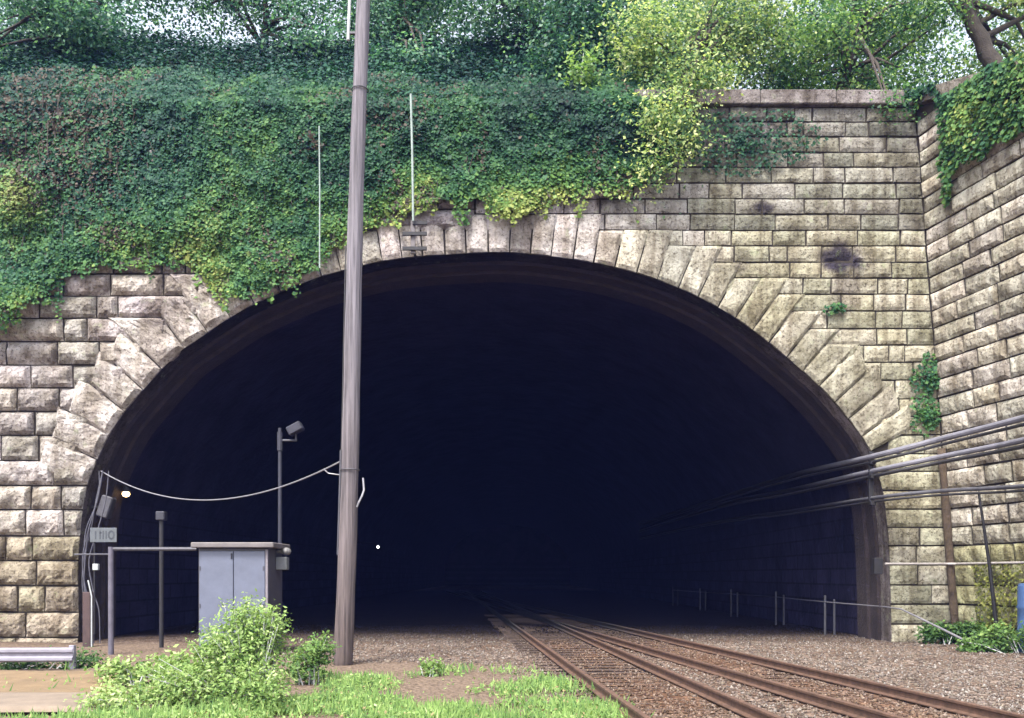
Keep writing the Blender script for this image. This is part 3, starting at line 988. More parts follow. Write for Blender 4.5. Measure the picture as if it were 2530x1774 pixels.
patch("wall_plant", "tiny green tuft growing from a joint beside the arch stones", X_, Z_, .22, .14, 120, 'portal', .45)
X_, Z_ = D(2085, 850)
patch("wall_plant", "upper of two leafy tufts rooted in the wall corner", X_-.1, Z_, .32, .42, 420, 'portal', .5)
X_, Z_ = D(2080, 930)
patch("wall_plant", "lower of two leafy tufts rooted in the wall corner", X_-.1, Z_, .34, .40, 420, 'portal', .55)

# ------------------------------------------------------------------ trees
def tree(label, base, blobs, pal, leaf=(.14, .26), trunk_r=.22, lean=None, name="tree", group=None, per=26, trunk_pts=None, cl=.42):
    base = Vector(base)
    t = empty(name, base, label, "tree", group)
    mb = MB()
    cen = sum((Vector(b[0]) for b in blobs), Vector())/len(blobs)
    if trunk_pts is None:
        trunk_pts = [base-Vector((0, 0, .3)), base.lerp(cen, .35)+Vector((random.uniform(-.3, .3), 0, 0)), base.lerp(cen, .75)+Vector((random.uniform(-.3, .3), 0, .2)), cen+Vector((0, 0, .8))]
    k = len(trunk_pts)
    fine = []
    for i in range(k-1):
        for j in range(4): fine.append(Vector(trunk_pts[i]).lerp(Vector(trunk_pts[i+1]), j/4)+Vector((random.uniform(-.04, .04), random.uniform(-.04, .04), 0)))
    fine.append(Vector(trunk_pts[-1]))
    mb.tube(fine, [trunk_r*(1-.8*i/(len(fine)-1)) for i in range(len(fine))], 9)
    for (c, r, nn) in blobs:
        c = Vector(c)
        for q in range(3):
            st = fine[random.randrange(len(fine)//3, len(fine)-1)]
            en = c+Vector((random.uniform(-.6, .6)*r[0], random.uniform(-.6, .6)*r[1], random.uniform(-.5, .6)*r[2]))
            md = st.lerp(en, .5)+Vector((random.uniform(-.3, .3), random.uniform(-.3, .3), .25))
            mb.tube([st, st.lerp(md, .5), md, md.lerp(en, .6), en], [trunk_r*.32, trunk_r*.27, trunk_r*.2, trunk_r*.12, trunk_r*.05], 6)
    mb.build("trunk", M_BARK, t, smooth=True)
    pos, nrm, cols = [], [], []
    for (c, r, nn) in blobs:
        nc = max(6, int(nn*1.45)//per)
        dirs = rng.normal(size=(nc, 3)); dirs /= np.linalg.norm(dirs, axis=1, keepdims=True)
        rad = rng.random((nc, 1))**0.45
        cc = np.array(c)+dirs*rad*np.array(r)
        tone = np.clip(.06+.70*rng.random(nc)**1.25, 0, 1)
        for i in range(nc):
            p = cc[i]+rng.normal(size=(per, 3))*np.array([cl, cl, cl*.55])*rng.uniform(.6, 1.2)
            pos.append(p)
            nn_ = dirs[i]*.4+np.array([0, -.45, .65])+rng.normal(size=(per, 3))*.55
            nrm.append(nn_)
            cols.append(pal_mix(per, pal, .06, np.full(per, tone[i]), .13))
    pos = np.concatenate(pos); nrm = np.concatenate(nrm); cols = np.concatenate(cols)
    leaves("crown", pos, nrm, rng.uniform(leaf[0]*.68, leaf[1]*.68, len(pos)), cols, M_LEAF, t, aspect=.6)
    return t
COOL = [(.014,.046,.038),(.032,.100,.072),(.070,.180,.115),(.13,.27,.16),(.23,.39,.24),(.38,.54,.36)]
WARM = [(.035,.095,.055),(.11,.20,.09),(.26,.37,.14),(.46,.54,.22),(.66,.68,.36),(.78,.76,.55)]  # pale end paints sunlit highlights into the leaves
MIDG = [(.018,.060,.036),(.045,.120,.056),(.10,.21,.08),(.19,.31,.10),(.32,.44,.15),(.48,.58,.26)]
GT = "trees on the slope above the tunnel"
def hb(x, y): return (x, y, float(hill_z(x, y))-.05)
# front row
tree("broad tree with pale feathery foliage above the brown vines", hb(-14.0, 29.5),
     [((-14.8,29.2,20.0),(2.4,1.8,1.4),3000), ((-12.4,28.6,21.0),(2.0,1.6,1.0),1800), ((-16.8,29.2,21.5),(2.4,2,1.8),2400), ((-13.4,27.6,18.6),(1.2,1,.6),900), ((-16.6,27.2,17.9),(1.0,.7,.7),900), ((-14.6,27.0,19.4),(1.3,.6,.35),800), ((-13.0,27.2,19.0),(.9,.6,.3),500)], COOL, group=GT)
tree("dark blue-green tree standing between sky gaps above the ivy", hb(-9.0, 30.5),
     [((-9.6,30,21.4),(2.6,2,1.3),2600), ((-7.0,29.6,20.8),(1.8,1.6,1.4),1800), ((-10.4,30.3,22.6),(2.4,2,1.5),2400), ((-6.6,28.6,18.6),(1.0,.9,.8),1000)], COOL, group=GT)
tree("dark tree directly behind the utility pole", hb(-4.0, 30.0),
     [((-4.2,29.6,20.0),(1.9,1.7,1.7),3800), ((-2.6,29.2,21.3),(2,1.8,1.4),2800), ((-5.4,29.8,22.0),(2,1.8,1.4),2200), ((-3.2,28.0,17.6),(1.4,1,.9),1700)], COOL, group=GT)
tree("large blue-green tree with a drooping crown above the arch crown", hb(1.2, 28.6),
     [((-.2,28.2,20.2),(2,1.7,1.5),3800), ((2.2,27.6,18.9),(1.9,1.5,1.5),4200), ((1.4,27.2,17.5),(1.3,.9,.8),1700), ((3.6,27.8,20.0),(1.5,1.4,1.3),2600), ((1.0,28.4,21.8),(2.6,2,1.3),2400)], COOL, group=GT)
tree("tall yellow-green sunlit tree drooping over the wall beside the coping", hb(6.4, 26.6),
     [((5.9,25.8,17.6),(1.5,1.3,1.5),4600), ((4.2,25.0,16.7),(1.0,.9,1.2),2300), ((7.4,26.2,17.9),(1.4,1.3,1.3),3200), ((4.7,24.2,15.2),(.9,.7,1.0),1900), ((4.25,23.5,13.6),(.7,.45,.9),1200), ((3.75,23.2,12.5),(.5,.3,.7),500), ((3.6,24.3,16.6),(.8,.7,1.0),1500), ((4.0,23.4,14.0),(.6,.4,.8),900), ((6.2,26.4,20.0),(2.4,2,1.5),3200), ((5.6,24.6,15.6),(.6,.5,.5),500)], WARM, leaf=(.11, .21), group=GT)
tree("leafy green tree with low boughs above the stone coping", hb(9.6, 27.6),
     [((9.4,27.0,17.9),(1.9,1.5,1.4),4200), ((11.3,27.0,18.8),(1.6,1.4,1.3),2600), ((8.3,26.4,16.4),(1.0,.8,.6),1200), ((10.4,26.2,16.2),(.9,.7,.55),900), ((9.6,27.4,20.4),(2.4,2,1.5),2600), ((11.3,25.4,15.9),(.7,.6,.6),600), ((10.4,23.9,14.3),(.35,.3,.5),260), ((8.6,24.6,16.9),(1.3,.7,.7),1200), ((11.6,24.8,17.6),(1.3,.8,.7),1100)], MIDG, leaf=(.12, .22), group=GT)
b = hb(14.2, 26.0)
tree("tree with a thick dark leaning trunk above the wing wall corner", (13.6, 25.0, 14.9),
     [((11.9,25.0,19.6),(1.4,1.3,.9),1600), ((14.3,24.6,18.3),(1.3,1.2,.7),1500), ((16.2,25.6,18.6),(1.8,1.5,1.5),2400), ((12.6,25.4,21.0),(2.4,2,1.2),2200), ((14.6,25.9,16.4),(1.4,.9,1.0),1500)], WARM, leaf=(.11, .21), trunk_r=.30, group=GT,
     trunk_pts=[(14.5,25.0,14.6), (13.55,25.0,16.2), (12.85,25.0,17.6), (12.3,25.0,19.3), (11.9,25.1,21.0)])
# back row, thinner, closing the wood
for i, (x, y, pal, lab) in enumerate([(-19, 37, COOL, "far dark tree at the left end of the wood behind the feathery tree"),         (-4.5, 38, COOL, "far tree whose crown fills the wood behind the utility pole"), (2, 39, COOL, "far tree closing the wood behind the drooping blue-green tree"), (8, 37, MIDG, "far tree behind the sunlit yellow-green tree"),
        (14.5, 36, MIDG, "far tree behind the leafy tree over the coping"), (21, 35, MIDG, "far tree beyond the leaning dark trunk")]):
    z = float(hill_z(x, y))
    tree(lab, (x, y, z), [((x-1.5,y,z+3.6),(2.4,2,2.2),2300), ((x+1.6,y,z+4.4),(2.4,2,2.2),2300), ((x,y,z+6.6),(2.8,2.2,2.0),2400), ((x,y-.6,z+1.6),(2.4,1.2,1.2),900)], pal, leaf=(.2, .34), group=GT, cl=.6)

# sapling on the wall top
sx, sz = D(1305, 260, 24.2)
sp = empty("sapling", (sx, 24.6, 13.9), "slim pale-stemmed sapling with fresh green leaves above the arch crown", "sapling")
mb = MB(); mb.tube([(sx, 24.3, 13.4), (sx+.02, 24.3, 14.4), (sx-.03, 24.3, 15.3), (sx+.05, 24.3, 16.1)], [.035, .03, .022, .01], 7)
mb.build("trunk", M_PALE, sp)
n = 520
p = np.array([sx, 24.3, 15.6])+rng.normal(size=(n, 3))*np.array([.28, .25, .38])
leaves("crown", p, np.array([[0, -.5, .7]])+rng.normal(size=(n, 3))*.5, rng.uniform(.09, .17, n), pal_mix(n, MIDG, .1, np.full(n, .6)), M_LEAF, sp)

# ------------------------------------------------------------------ utility pole
PYP = 17.8
pb, pt_ = P(343, 662, PYP), P(363, 0, PYP)
dirp = (pt_-pb)/(pt_.z-pb.z)
def pole_at(z): return Vector((pb.x, PYP, 0))+Vector((dirp.x, 0, 1))*z + Vector((0.02*math.sin(z*.5), 0, 0))
pole = empty("utility_pole", (pb.x, PYP, 0), "tall weathered wooden utility pole leaning slightly in front of the tunnel", "utility pole")
mb = MB()
zs = np.linspace(-.3, 16.0, 40)
mb.tube([pole_at(z) for z in zs], [0.192-(0.192-.124)*max(0, z)/16+.004*math.sin(z*3.1) for z in zs], 22)
mb.build("pole", M_POLE, pole, smooth=True)
mb = MB()
zs = np.linspace(2.2, 4.3, 12)
mb.tube([pole_at(z)+Vector((-.175, -.075, 0)) for z in zs], .022, 8)
mb.build("ground_wire_cover", M_GREY, pole)
mb = MB()
zs = np.linspace(4.3, 8.4, 12)
mb.tube([pole_at(z)+Vector((-.17, -.05, 0)) for z in zs], .012, 6)
mb.build("ground_wire", M_BLACKC, pole)
mb = MB()
za = P(352, 41, PYP).z
mb.tube([pole_at(z)+Vector((-.27, -.03, 0)) for z in np.linspace(za, 15.8, 8)], .032, 10)
riser = mb.build("riser_pipe", M_PALE, pole)
for z in (za+.15, za+1.4):
    mb = MB(); c = pole_at(z)
    mb.box((c.x-.30, c.y-.04, z-.02), (c.x-.10, c.y+.02, z+.02))
    mb.build("bracket", M_GREY, riser)
for z in (P(0, 90, PYP).z, P(0, 470, PYP).z):
    mb = MB(); r = .205-.0048*z+.012
    pts = [pole_at(z)+Vector((r*math.cos(a), r*math.sin(a), 0)) for a in np.linspace(0, 2*math.pi, 25)]
    mb.tube(pts, .012, 6, cap=False)
    mb.build("band", M_GREY, pole)
mb = MB()
q = [P(363, 478, PYP-.1), P(364, 490, PYP-.15), P(362, 496, PYP-.2), P(359, 502, PYP-.22), P(357, 507, PYP-.2)]
mb.tube(q, .02, 7)
mb.build("wire_tail", M_WIRE, pole)

# span cable from the pole to the portal
A = P(345, 459, PYP-.1); B = P(101, 471, 23.75)
mb = MB()
pts = []
for t in np.linspace(0, 1, 40):
    p = A.lerp(B, t); p.z -= 4*0.80*t*(1-t)
    pts.append(p)
mb.tube(pts, .016, 6)
tag(mb.build("span_cable", M_WIRE), "thin bright cable sagging from the utility pole to the tunnel jamb", "cable")
mb = MB()
c = pts[2]
mb.tube([c+Vector((-.10, 0, -.03)), c+Vector((0.0, 0, -.12)), c+Vector((.22, 0, -.15))], .014, 6)
mb.build("cable_clip", M_WIRE, bpy.data.objects["span_cable"])

# ------------------------------------------------------------------ equipment at the tunnel jamb
def mk(name, label, cat, loc, group=None): return empty(name, loc, label, cat, group)
# wall lamp
lp = P(126, 494, 25.4)
lamp = mk("wall_lamp", "lit warm lamp on a bracket inside the tunnel jamb", "lamp", (lp.x-.5, lp.y, lp.z))
mb = MB(); mb.ball(lp, .095, 12, 8, 1.15, 1, .9); mb.build("bulb", M_GLOW, lamp, smooth=True)
mb = MB(); mb.tube([lp+Vector((0, 0, .06)), lp+Vector((0, 0, .22))], [.14, .05], 12); mb.build("shade", M_DARKM, lamp)
mb = MB(); mb.tube([lp+Vector((0, 0, .2)), lp+Vector((-.2, 0, .26)), lp+Vector((-.55, 0, .2))], .02, 8); mb.build("bracket", M_DARKM, lamp)
# tilted grey loudspeaker-like floodlight box
c = P(107, 507, 24.3)
fl = mk("floodlight", "unlit grey floodlight box tilted on the tunnel jamb above the small sign", "floodlight", c)
mb = MB(); mb.box(c+Vector((-.16, -.18, -.30)), c+Vector((.16, .10, .30)), .03, ry=R(18)); mb.build("housing", M_GREY, fl)
mb = MB(); mb.box(c+Vector((-.45, -.03, -.03)), c+Vector((-.10, .03, .03))); mb.build("bracket", M_DARKM, fl)
# sign with unreadable dark marks
c = P(103.5, 535, 23.3)
sg = mk("small_sign", "small pale rectangular sign with dark characters on the tunnel jamb", "sign", c)
mb = MB(); mb.box(c+Vector((-.35, -.012, -.19)), c+Vector((.35, .012, .19)), .006); mb.build("sign_plate", vary_mat("sign_paint", (.095, .105, .115), .5, 0, 4, .25), sg)
mb = MB(); y = c.y-.017
for (x, w) in ((-.22, .035), (-.10, .03), (-.02, .035), (.06, .03)):
    mb.box((c.x+x, y, c.z-.11), (c.x+x+w, y+.003, c.z+.11))
mb.box((c.x-.10, y, c.z+.04), (c.x-.02, y+.003, c.z+.075))
for a in np.linspace(0, 2*math.pi, 13)[:-1]:
    mb.box((c.x+.21+.07*math.cos(a)-.022, y, c.z+.10*math.sin(a)-.022), (c.x+.21+.07*math.cos(a)+.022, y+.0025+.0003*math.cos(a), c.z+.10*math.sin(a)+.022))
mb.build("lettering", vary_mat("sign_ink", (.05, .057, .068), .6), sg)
mb = MB(); mb.tube([c+Vector((-.25, .03, -2.6)), c+Vector((-.25, .03, .15))], .025, 8); mb.build("post", M_DARKM, sg)
# cable bundle along the jamb
mb = MB(); 
for k in range(5):
    off = Vector((random.uniform(-.05, .22), random.uniform(-.1, .05), 0))
    q = [P(101, 471, 23.7), P(97, 498, 23.7), P(89, 530, 23.7), P(83, 560, 23.7), P(84, 590, 23.7), P(92, 612, 23.7), P(91, 650, 23.7)]
    q = [p+off+Vector((random.uniform(-.06, .06), 0, 0)) for p in q]
    cp = catmull([tuple(p) for p in q], 6)
    mb.tube([Vector(p) for p in cp], .018, 6)
tag(mb.build("cable_bundle", vary_mat("grey_cables", (.08, .078, .10), .6, 0, 5, .5)), "bundle of grey cables running down the tunnel jamb", "cables")
# rusty post with a light conduit
c = P(88, 655, 22.4); 
po = mk("jamb_post", "short reddish-brown post with a thin conduit at the tunnel jamb", "post", (c.x, c.y, 0))
mb = MB(); zt = P(0, 592, 22.4).z; mb.box((c.x-.10, c.y-.09, -.1), (c.x+.10, c.y+.09, zt), .012); mb.build("post", vary_mat("red_brown_wood", (.07, .042, .04), .8, 0, 5, .4), po)
mb = MB(); mb.tube([(c.x+.14, c.y-.1, -.1), (c.x+.14, c.y-.1, zt-.1), (c.x+.05, c.y-.1, zt+.3)], .02, 8); mb.build("conduit", M_PALE, po)
mb = MB(); c2 = P(96, 567, 22.4); mb.box(c2+Vector((-.07, -.05, -.08)), c2+Vector((.07, .05, .08)), .01); tag(mb.build("junction_box", M_PALE), "tiny white junction box on the tunnel jamb below the sign", "junction box")
# bent pipe stand beside the cabinet
y = 20.3
ps = mk("pipe_stand", "grey steel pipe stand with an arm reaching to the cabinet", "pipe", (P(111, 650, y).x, y, 0))
zt = P(0, 549, y).z; xp = P(111, 0, y).x
mb = MB(); mb.tube([(xp, y, -.1), (xp, y, zt+.05)], .062, 12); mb.build("upright", vary_mat("lilac_grey_paint", (.115, .105, .135), .5, .1, 5, .35), ps)
mb = MB(); mb.tube([(xp+.06, y, zt), (P(197, 0, y).x, y, zt)], .045, 10); mb.build("arm", M_GREY, ps)
mb = MB(); mb.tube([(xp, y-.0, zt-.12), (P(70, 0, y).x, y+.2, zt-.12)], .02, 8); mb.build("tie_rod", M_GREY, ps)
# dark post with pale cap
y = 22; xp = P(161.5, 0, y).x
dp = mk("marker_post", "slender dark post with a grey cap behind the pipe stand", "post", (xp, y, 0))
mb = MB(); mb.tube([(xp, y, -.1), (xp, y, P(0, 520, y).z)], .055, 10); mb.build("post", M_DARKM, dp)
mb = MB(); c = P(161.5, 516, y); mb.box(c+Vector((-.11, -.11, -.11)), c+Vector((.11, .11, .11)), .02); mb.build("cap", vary_mat("cap_grey", (.028, .028, .04), .6), dp)

# ------------------------------------------------------------------ equipment cabinet
y0 = 20.0
xa, xb = P(198, 0, y0).x, P(268, 0, y0).x
zt = P(0, 548, y0).z
cab = mk("equipment_cabinet", "pale blue-grey double-door equipment cabinet with a flat overhanging roof", "cabinet", ((xa+xb)/2, y0+.6, 0))
mb = MB(); mb.box((xa-.04, y0+.02, -.1), (xb+.04, y0+1.28, .12)); mb.build("plinth", M_CONC, cab)
mb = MB(); mb.box((xa, y0+.03, .12), (xb, y0+1.25, zt), .015); mb.build("housing", M_CABSIDE, cab)
mb = MB(); mb.box((xa-.12, y0-.14, zt+.004), (xb+.16, y0+1.38, zt+.125), .02); mb.build("roof", M_CABROOF, cab)
xm = P(233.5, 0, y0).x
for (l, r) in ((xa+.03, xm-.008), (xm+.008, xb-.07)):
    mb = MB(); mb.box((l, y0-.005, .18), (r, y0+.032, zt-.07), .008); door = mb.build("door", M_CAB, cab)
    hx = xa+.05 if l < xm-.1 else xb-.10
    for zz in (.5, 1.1, 1.95):
        mb = MB(); mb.box((hx-.015, y0-.018, zz-.05), (hx+.015, y0-.0055, zz+.05), .004); mb.build("hinge", M_GREY, door)
    if l < xm-.1:
        mb = MB(); mb.box((xm-.055, y0-.03, zt-.25), (xm-.025, y0-.0055, zt-.12), .006); mb.build("latch", M_DARKM, door)
    mb = MB()
    for q in range(7):
        mb.box(((l+r)/2-.2, y0-.016, .42+q*.035), ((l+r)/2+.2, y0-.0055, .438+q*.035))
    mb.build("vent", M_CAB, door)
mb = MB(); mb.box((xb-.06, y0-.004, .14), (xb-.004, y0+.033, zt-.03), .006); mb.build("corner_post", vary_mat("corner_paint", (.20, .18, .20), .5), cab)
mb = MB(); c = P(283, 563, y0+.75); mb.box((xb+.003, c.y-.12, c.z-.16), (xb+.26, c.y+.12, c.z+.14), .012); mb.build("meter_box", vary_mat("meter_paint", (.17, .175, .18), .5, 0, 4, .2), cab)
mb = MB(); c = P(285, 551.5, y0+.75)
mb.tube([(xb+.002, c.y, c.z), (xb+.10, c.y, c.z), (xb+.17, c.y, c.z+.02)], [.05, .06, .09], 10); mb.ball((xb+.22, c.y, c.z), .12, 10, 6, 1, 1, .8)
mb.build("side_lamp", vary_mat("lamp_metal", (.15, .145, .145), .5, 0, 5, .3), cab)

# mast with a floodlight head behind the cabinet
ym = 21.55
xm_ = P(280, 0, ym).x
ms = mk("lamp_mast", "thin grey mast with a small tilted floodlight rising behind the cabinet", "mast", (xm_, ym, 0))
M_MAST = vary_mat("mast_grey", (.03, .03, .044), .5, .2, 5, .3)
zt2 = P(0, 428, ym).z
mb = MB(); mb.tube([(xm_, ym, -.1), (xm_, ym, 2.5), (xm_, ym, zt2)], [.055, .05, .045], 10); mb.build("mast_pole", M_MAST, ms)
mb = MB(); mb.tube([(xm_, ym, zt2-.1), (xm_, ym, zt2-.55)], .07, 10); mb.build("collar", M_MAST, ms)
za = P(0, 440.5, ym).z
mb = MB(); mb.tube([(xm_+.05, ym, za), (P(297, 0, ym).x, ym, za)], .03, 8); mb.tube([(P(296, 0, ym).x, ym, za), (P(296, 0, ym).x, ym, za+.22)], .025, 8); marm = mb.build("arm", M_MAST, ms)
c = P(295.5, 429, ym)
mb = MB(); mb.box(c+Vector((-.19, -.16, -.11)), c+Vector((.19, .12, .11)), .03, ry=R(-28)); mb.build("lamp_head", M_MAST, marm)

# far lamp deep in the tunnel
lp = P(378, 547, 58)
fl2 = mk("tunnel_lamp", "tiny distant lamp glowing deep inside the tunnel", "lamp", (lp.x, lp.y, lp.z))
mb = MB(); mb.ball(lp, .085, 10, 6); mb.build("bulb", M_GLOW2, fl2, smooth=True)
mb = MB(); mb.tube([lp+Vector((0, 0, .08)), lp+Vector((-.3, 0, .3)), lp+Vector((-1.9, 0, .3))], .025, 6); mb.build("bracket", M_DARKM, fl2)

# ------------------------------------------------------------------ conduits over the ivy
y = 23.05
def rod(name, label, px0, py0, px1, py1, r):
    mb = MB(); a, b_ = P(px0, py0, y), P(px1, py1, y)
    mb.tube([a, a.lerp(b_, .5)+Vector((.01, 0, 0)), b_], r, 8)
    return tag(mb.build(name, vary_mat("conduit_paint", (.27, .33, .30), .5, 0, 3, .35)), label, "conduit")
rod("conduit_pipe", "thin pale vertical conduit over the ivy with no bracket at its foot", 319.2, 126, 319.6, 268, .02)
c = P(413, 235, y+.2)
br = mk("insulator_bracket", "dark ladder-like bracket with crossbars on the arch stones below the pale conduit", "bracket", c)
mb = MB(); a, b_ = P(413.5, 221, y+.2), P(414.5, 254, y+.2); mb.box((a.x-.07, a.y-.04, b_.z), (a.x+.05, a.y+.04, a.z), .008); mb.build("stem", vary_mat("bracket_iron", (.13, .115, .12), .7, 0, 6, .4), br)
for py, l, r in ((224, 0, .38), (234.8, -.27, .37), (249.5, -.27, .37)):
    mb = MB(); zc = P(0, py, y+.2).z; mb.box((c.x+l, c.y-.10, zc-.05), (c.x+r, c.y-.045, zc+.05), .008); mb.build("crossbar", M_DARKM, br)
for zz in (0.25, -.35):
    mb = MB(); mb.tube([(c.x, c.y+.03, c.z+zz), (c.x, PY, c.z+zz)], .03, 6); mb.build("standoff", M_DARKM, br)
rod("conduit_pipe", "pale vertical conduit over the ivy ending at the dark crossbar bracket", 410.8, 94, 413.2, 221, .030)

# ------------------------------------------------------------------ heavy cables into the tunnel on the wing wall side
def cab3(name, label, pts, r, mat, n=10):
    mb = MB()
    cp = catmull([tuple(p) for p in pts], 10)
    mb.tube([Vector(p) for p in cp], r, n)
    return tag(mb.build(name, mat), label, "cable", "heavy cables entering the tunnel")
c1 = [P(1150, 384, 13.5), P(1024, 418, 19.2), P(945, 438, 21.8), P(871, 457, 23.6), P(790, 476, 30), P(714, 500, 40), P(640, 524, 62)]
c2 = [P(1150, 407, 13.5), P(1024, 440, 19.2), P(945, 456, 21.8), P(873, 471, 23.6), P(790, 490, 30), P(714, 506, 40), P(640, 530, 62)]
c3 = [P(1150, 470, 13.5), P(1024, 486, 19.2), P(940, 491, 21.8), P(873, 498, 23.6), P(790, 511, 30), P(714, 522, 40), P(640, 538, 62)]
M_GC = vary_mat("light_cable_sheath", (.19, .185, .215), .5, 0, 2, .35)
cab3("power_cable", "topmost heavy grey cable sweeping along the wing wall into the tunnel", c1, .075, M_GC)
cab3("power_cable", "middle heavy cable sweeping along the wing wall into the tunnel", c2, .066, M_GC)
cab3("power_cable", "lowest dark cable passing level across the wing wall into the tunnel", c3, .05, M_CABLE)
off = Vector((0, 0, -.14))  # dark strips added as the shaded undersides of the cables
cab3("power_cable", "dark strip added for the shaded underside of the topmost grey cable", [p+off for p in c1], .04, M_BLACKC, 8)
cab3("power_cable", "dark strip added for the shaded underside of the middle cable", [p+Vector((0, 0, -.135)) for p in c2], .05, M_BLACKC, 8)
cab3("power_cable", "dark strip added for the shaded underside of the level dark cable", [p+Vector((0, 0, -.10)) for p in c3], .03, M_BLACKC, 8)
def gloom_fade(m, y0, y1):  # paints the tunnel's darkness into a colour, deeper with distance
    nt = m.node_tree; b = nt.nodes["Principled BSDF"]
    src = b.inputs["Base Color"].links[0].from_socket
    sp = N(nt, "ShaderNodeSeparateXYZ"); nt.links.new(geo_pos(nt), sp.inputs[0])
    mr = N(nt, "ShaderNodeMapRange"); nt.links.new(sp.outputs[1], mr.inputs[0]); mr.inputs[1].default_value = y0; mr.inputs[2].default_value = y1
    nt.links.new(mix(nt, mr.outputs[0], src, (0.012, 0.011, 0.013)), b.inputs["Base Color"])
for m_ in (M_GC, M_CABLE): gloom_fade(m_, 23.2, 29)
# bracket holding them at the jamb
c = P(872, 468, 23.6)
hb_ = mk("cable_bracket", "dark iron bracket clamping the heavy cables at the tunnel jamb", "bracket", c)
mb = MB(); mb.box(c+Vector((-.05, .05, -1.0)), c+Vector((.07, .14, .45)), .01); mb.build("plate", M_DARKM, hb_)
for pz in (457, 471, 498):
    mb = MB(); q = P(872, pz, 23.6); mb.box(q+Vector((-.07, -.10, -.20)), q+Vector((.07, .05, -.075)), .01); mb.build("clamp", M_DARKM, hb_)

# horizontal conduit along the walls at eye height
mb = MB()
z = 2.10
q = [(10.0, 23.78, z)] + [(corner_x(z)-.22, 23.74, z)] + [fwing(s, z, .12) for s in (.35, 1.2, 2.5, 4, 6, 8.5)]
mb.tube(q, .03, 8)
tag(mb.build("wall_conduit", vary_mat("galvanised", (.42, .38, .36), .5, 0, 4, .4)), "thin horizontal pale conduit fixed along the wing wall at eye height", "conduit")
# rusty downpipe in the corner
mb = MB()
mb.tube([(corner_x(zz)-.10, 23.83, zz) for zz in np.linspace(.1, 5.2, 14)], [.10+random.uniform(-.012,.012) for _ in range(14)], 10)
tag(mb.build("drain_pipe", M_RUST, smooth=True), "rusty brown drainpipe standing in the corner of the two stone walls", "drainpipe")
# thin leaning pole on the wing wall
mb = MB(); a, b_ = P(979, 494, 22.0), P(997.5, 636, 21.9)
mb.tube([a, a.lerp(b_, .5)+Vector((.03, 0, 0)), b_], [.03, .045, .055], 8)
tag(mb.build("leaning_pole", M_DARKM), "thin dark pole leaning against the wing wall", "pole")
# small corner post on the portal jamb
mb = MB(); a = P(878, 566, 23.6); mb.box(a+Vector((-.13, -.09, -.22)), a+Vector((.10, .12, .22)), .015)
tag(mb.build("junction_box", M_DARKM), "dark junction box at the jamb where the pale conduit ends", "junction box")

# ------------------------------------------------------------------ cable handrail along the right tunnel wall
hr = mk("cable_handrail", "low line of short pale posts carrying a cable along the tunnel wall", "handrail", (9.4, 24, 0))
M_HP = vary_mat("grey_white_post", (.05, .05, .06), .5, 0, 5, .4)
pp = []
for px, py, Yp in ((825, 602, 26.9), (776, 597, 31.9), (731, 594, 38.5), (700, 592, 44.8), (673, 590, 52)):
    q = P(px, py, Yp)
    for dx in (0, .28):
        mb = MB(); mb.box((q.x+dx-.03, Yp-.03, -.05), (q.x+dx+.03, Yp+.03, q.z+(.20 if dx == 0 else .08)), .01); mb.build("post", M_HP, hr)
    pp.append(q)
mb = MB()
line = [P(980, 648, 21.2), P(940, 628, 22.3), P(901, 609, 23.4), P(886, 607, 24)] + pp
mb.tube(line, [.03, .03, .022] + [.018]*(len(line)-3), 8)
M_HC = vary_mat("handrail_cable", (.16, .155, .17), .5, 0, 4, .3); gloom_fade(M_HC, 23.2, 32); mb.build("cable", M_HC, hr)
mb = MB(); q = P(818, 619, 31)
mb.box((q.x-.36, q.y-.15, -.02), (q.x+.36, q.y+.2, .16), .02)
tag(mb.build("concrete_block", M_PALE), "pale concrete block lying on the gravel inside the tunnel", "block")

# ------------------------------------------------------------------ blue drum at the wing wall
bx = 12.09; by = 20.6
dr = mk("plastic_drum", "blue plastic drum standing among weeds by the wing wall", "drum", (bx, by, 0))
mb = MB()
zz = [-.05, .0, .45, .5, .55, 1.0, 1.05, 1.1, 1.52, 1.6, 1.63]; rr = [.28, .31, .31, .335, .31, .31, .335, .31, .31, .28, .0001]
mb.tube([(bx, by, z) for z in zz], rr, 24); mb.build("barrel", M_BLUE, dr, smooth=True)
mb = MB(); mb.tube([(bx+.12, by-.1, 1.60), (bx+.12, by-.1, 1.66)], .05, 12); mb.build("cap", M_DARKM, dr)

# ------------------------------------------------------------------ guardrail
yg = 16.8
gr = mk("guardrail", "low pale steel guardrail ending beside the dirt path", "guardrail", (P(73, 670, yg).x, yg, 0))
xe = P(75, 0, yg).x
zt = P(0, 647.5, yg).z
prof_w = [(0, .0), (-.05, .03), (-.05, .07), (.0, .11), (.0, .15), (-.05, .19), (-.05, .23), (0, .26)]
mb = MB(); nW = len(prof_w); vs = []
XS = [xe-9, xe-6, xe-3, xe]
for x in XS:
    for (dy, dz) in prof_w: vs.append((x, yg-.06+dy+(xe-x)*-.05, zt-.26+dz))
fs = [(j*nW+k, j*nW+k+1, (j+1)*nW+k+1, (j+1)*nW+k) for j in range(3) for k in range(nW-1)]
mb.add(vs, fs)
o = mb.build("beam", vary_mat("galvanised_beam", (.27, .255, .305), .4, .2, 3, .25), gr)
md = o.modifiers.new("thick", 'SOLIDIFY'); md.thickness = .006
for k in range(4):
    x = xe-.08-k*2.4
    yy = yg+.02-(xe-x)*.05
    mb = MB(); mb.box((x-.05, yy, -.1), (x+.05, yy+.10, zt+.04), .008); mb.build("post", vary_mat("guard_post", (.26, .25, .30), .5, .1, 4, .3), gr)

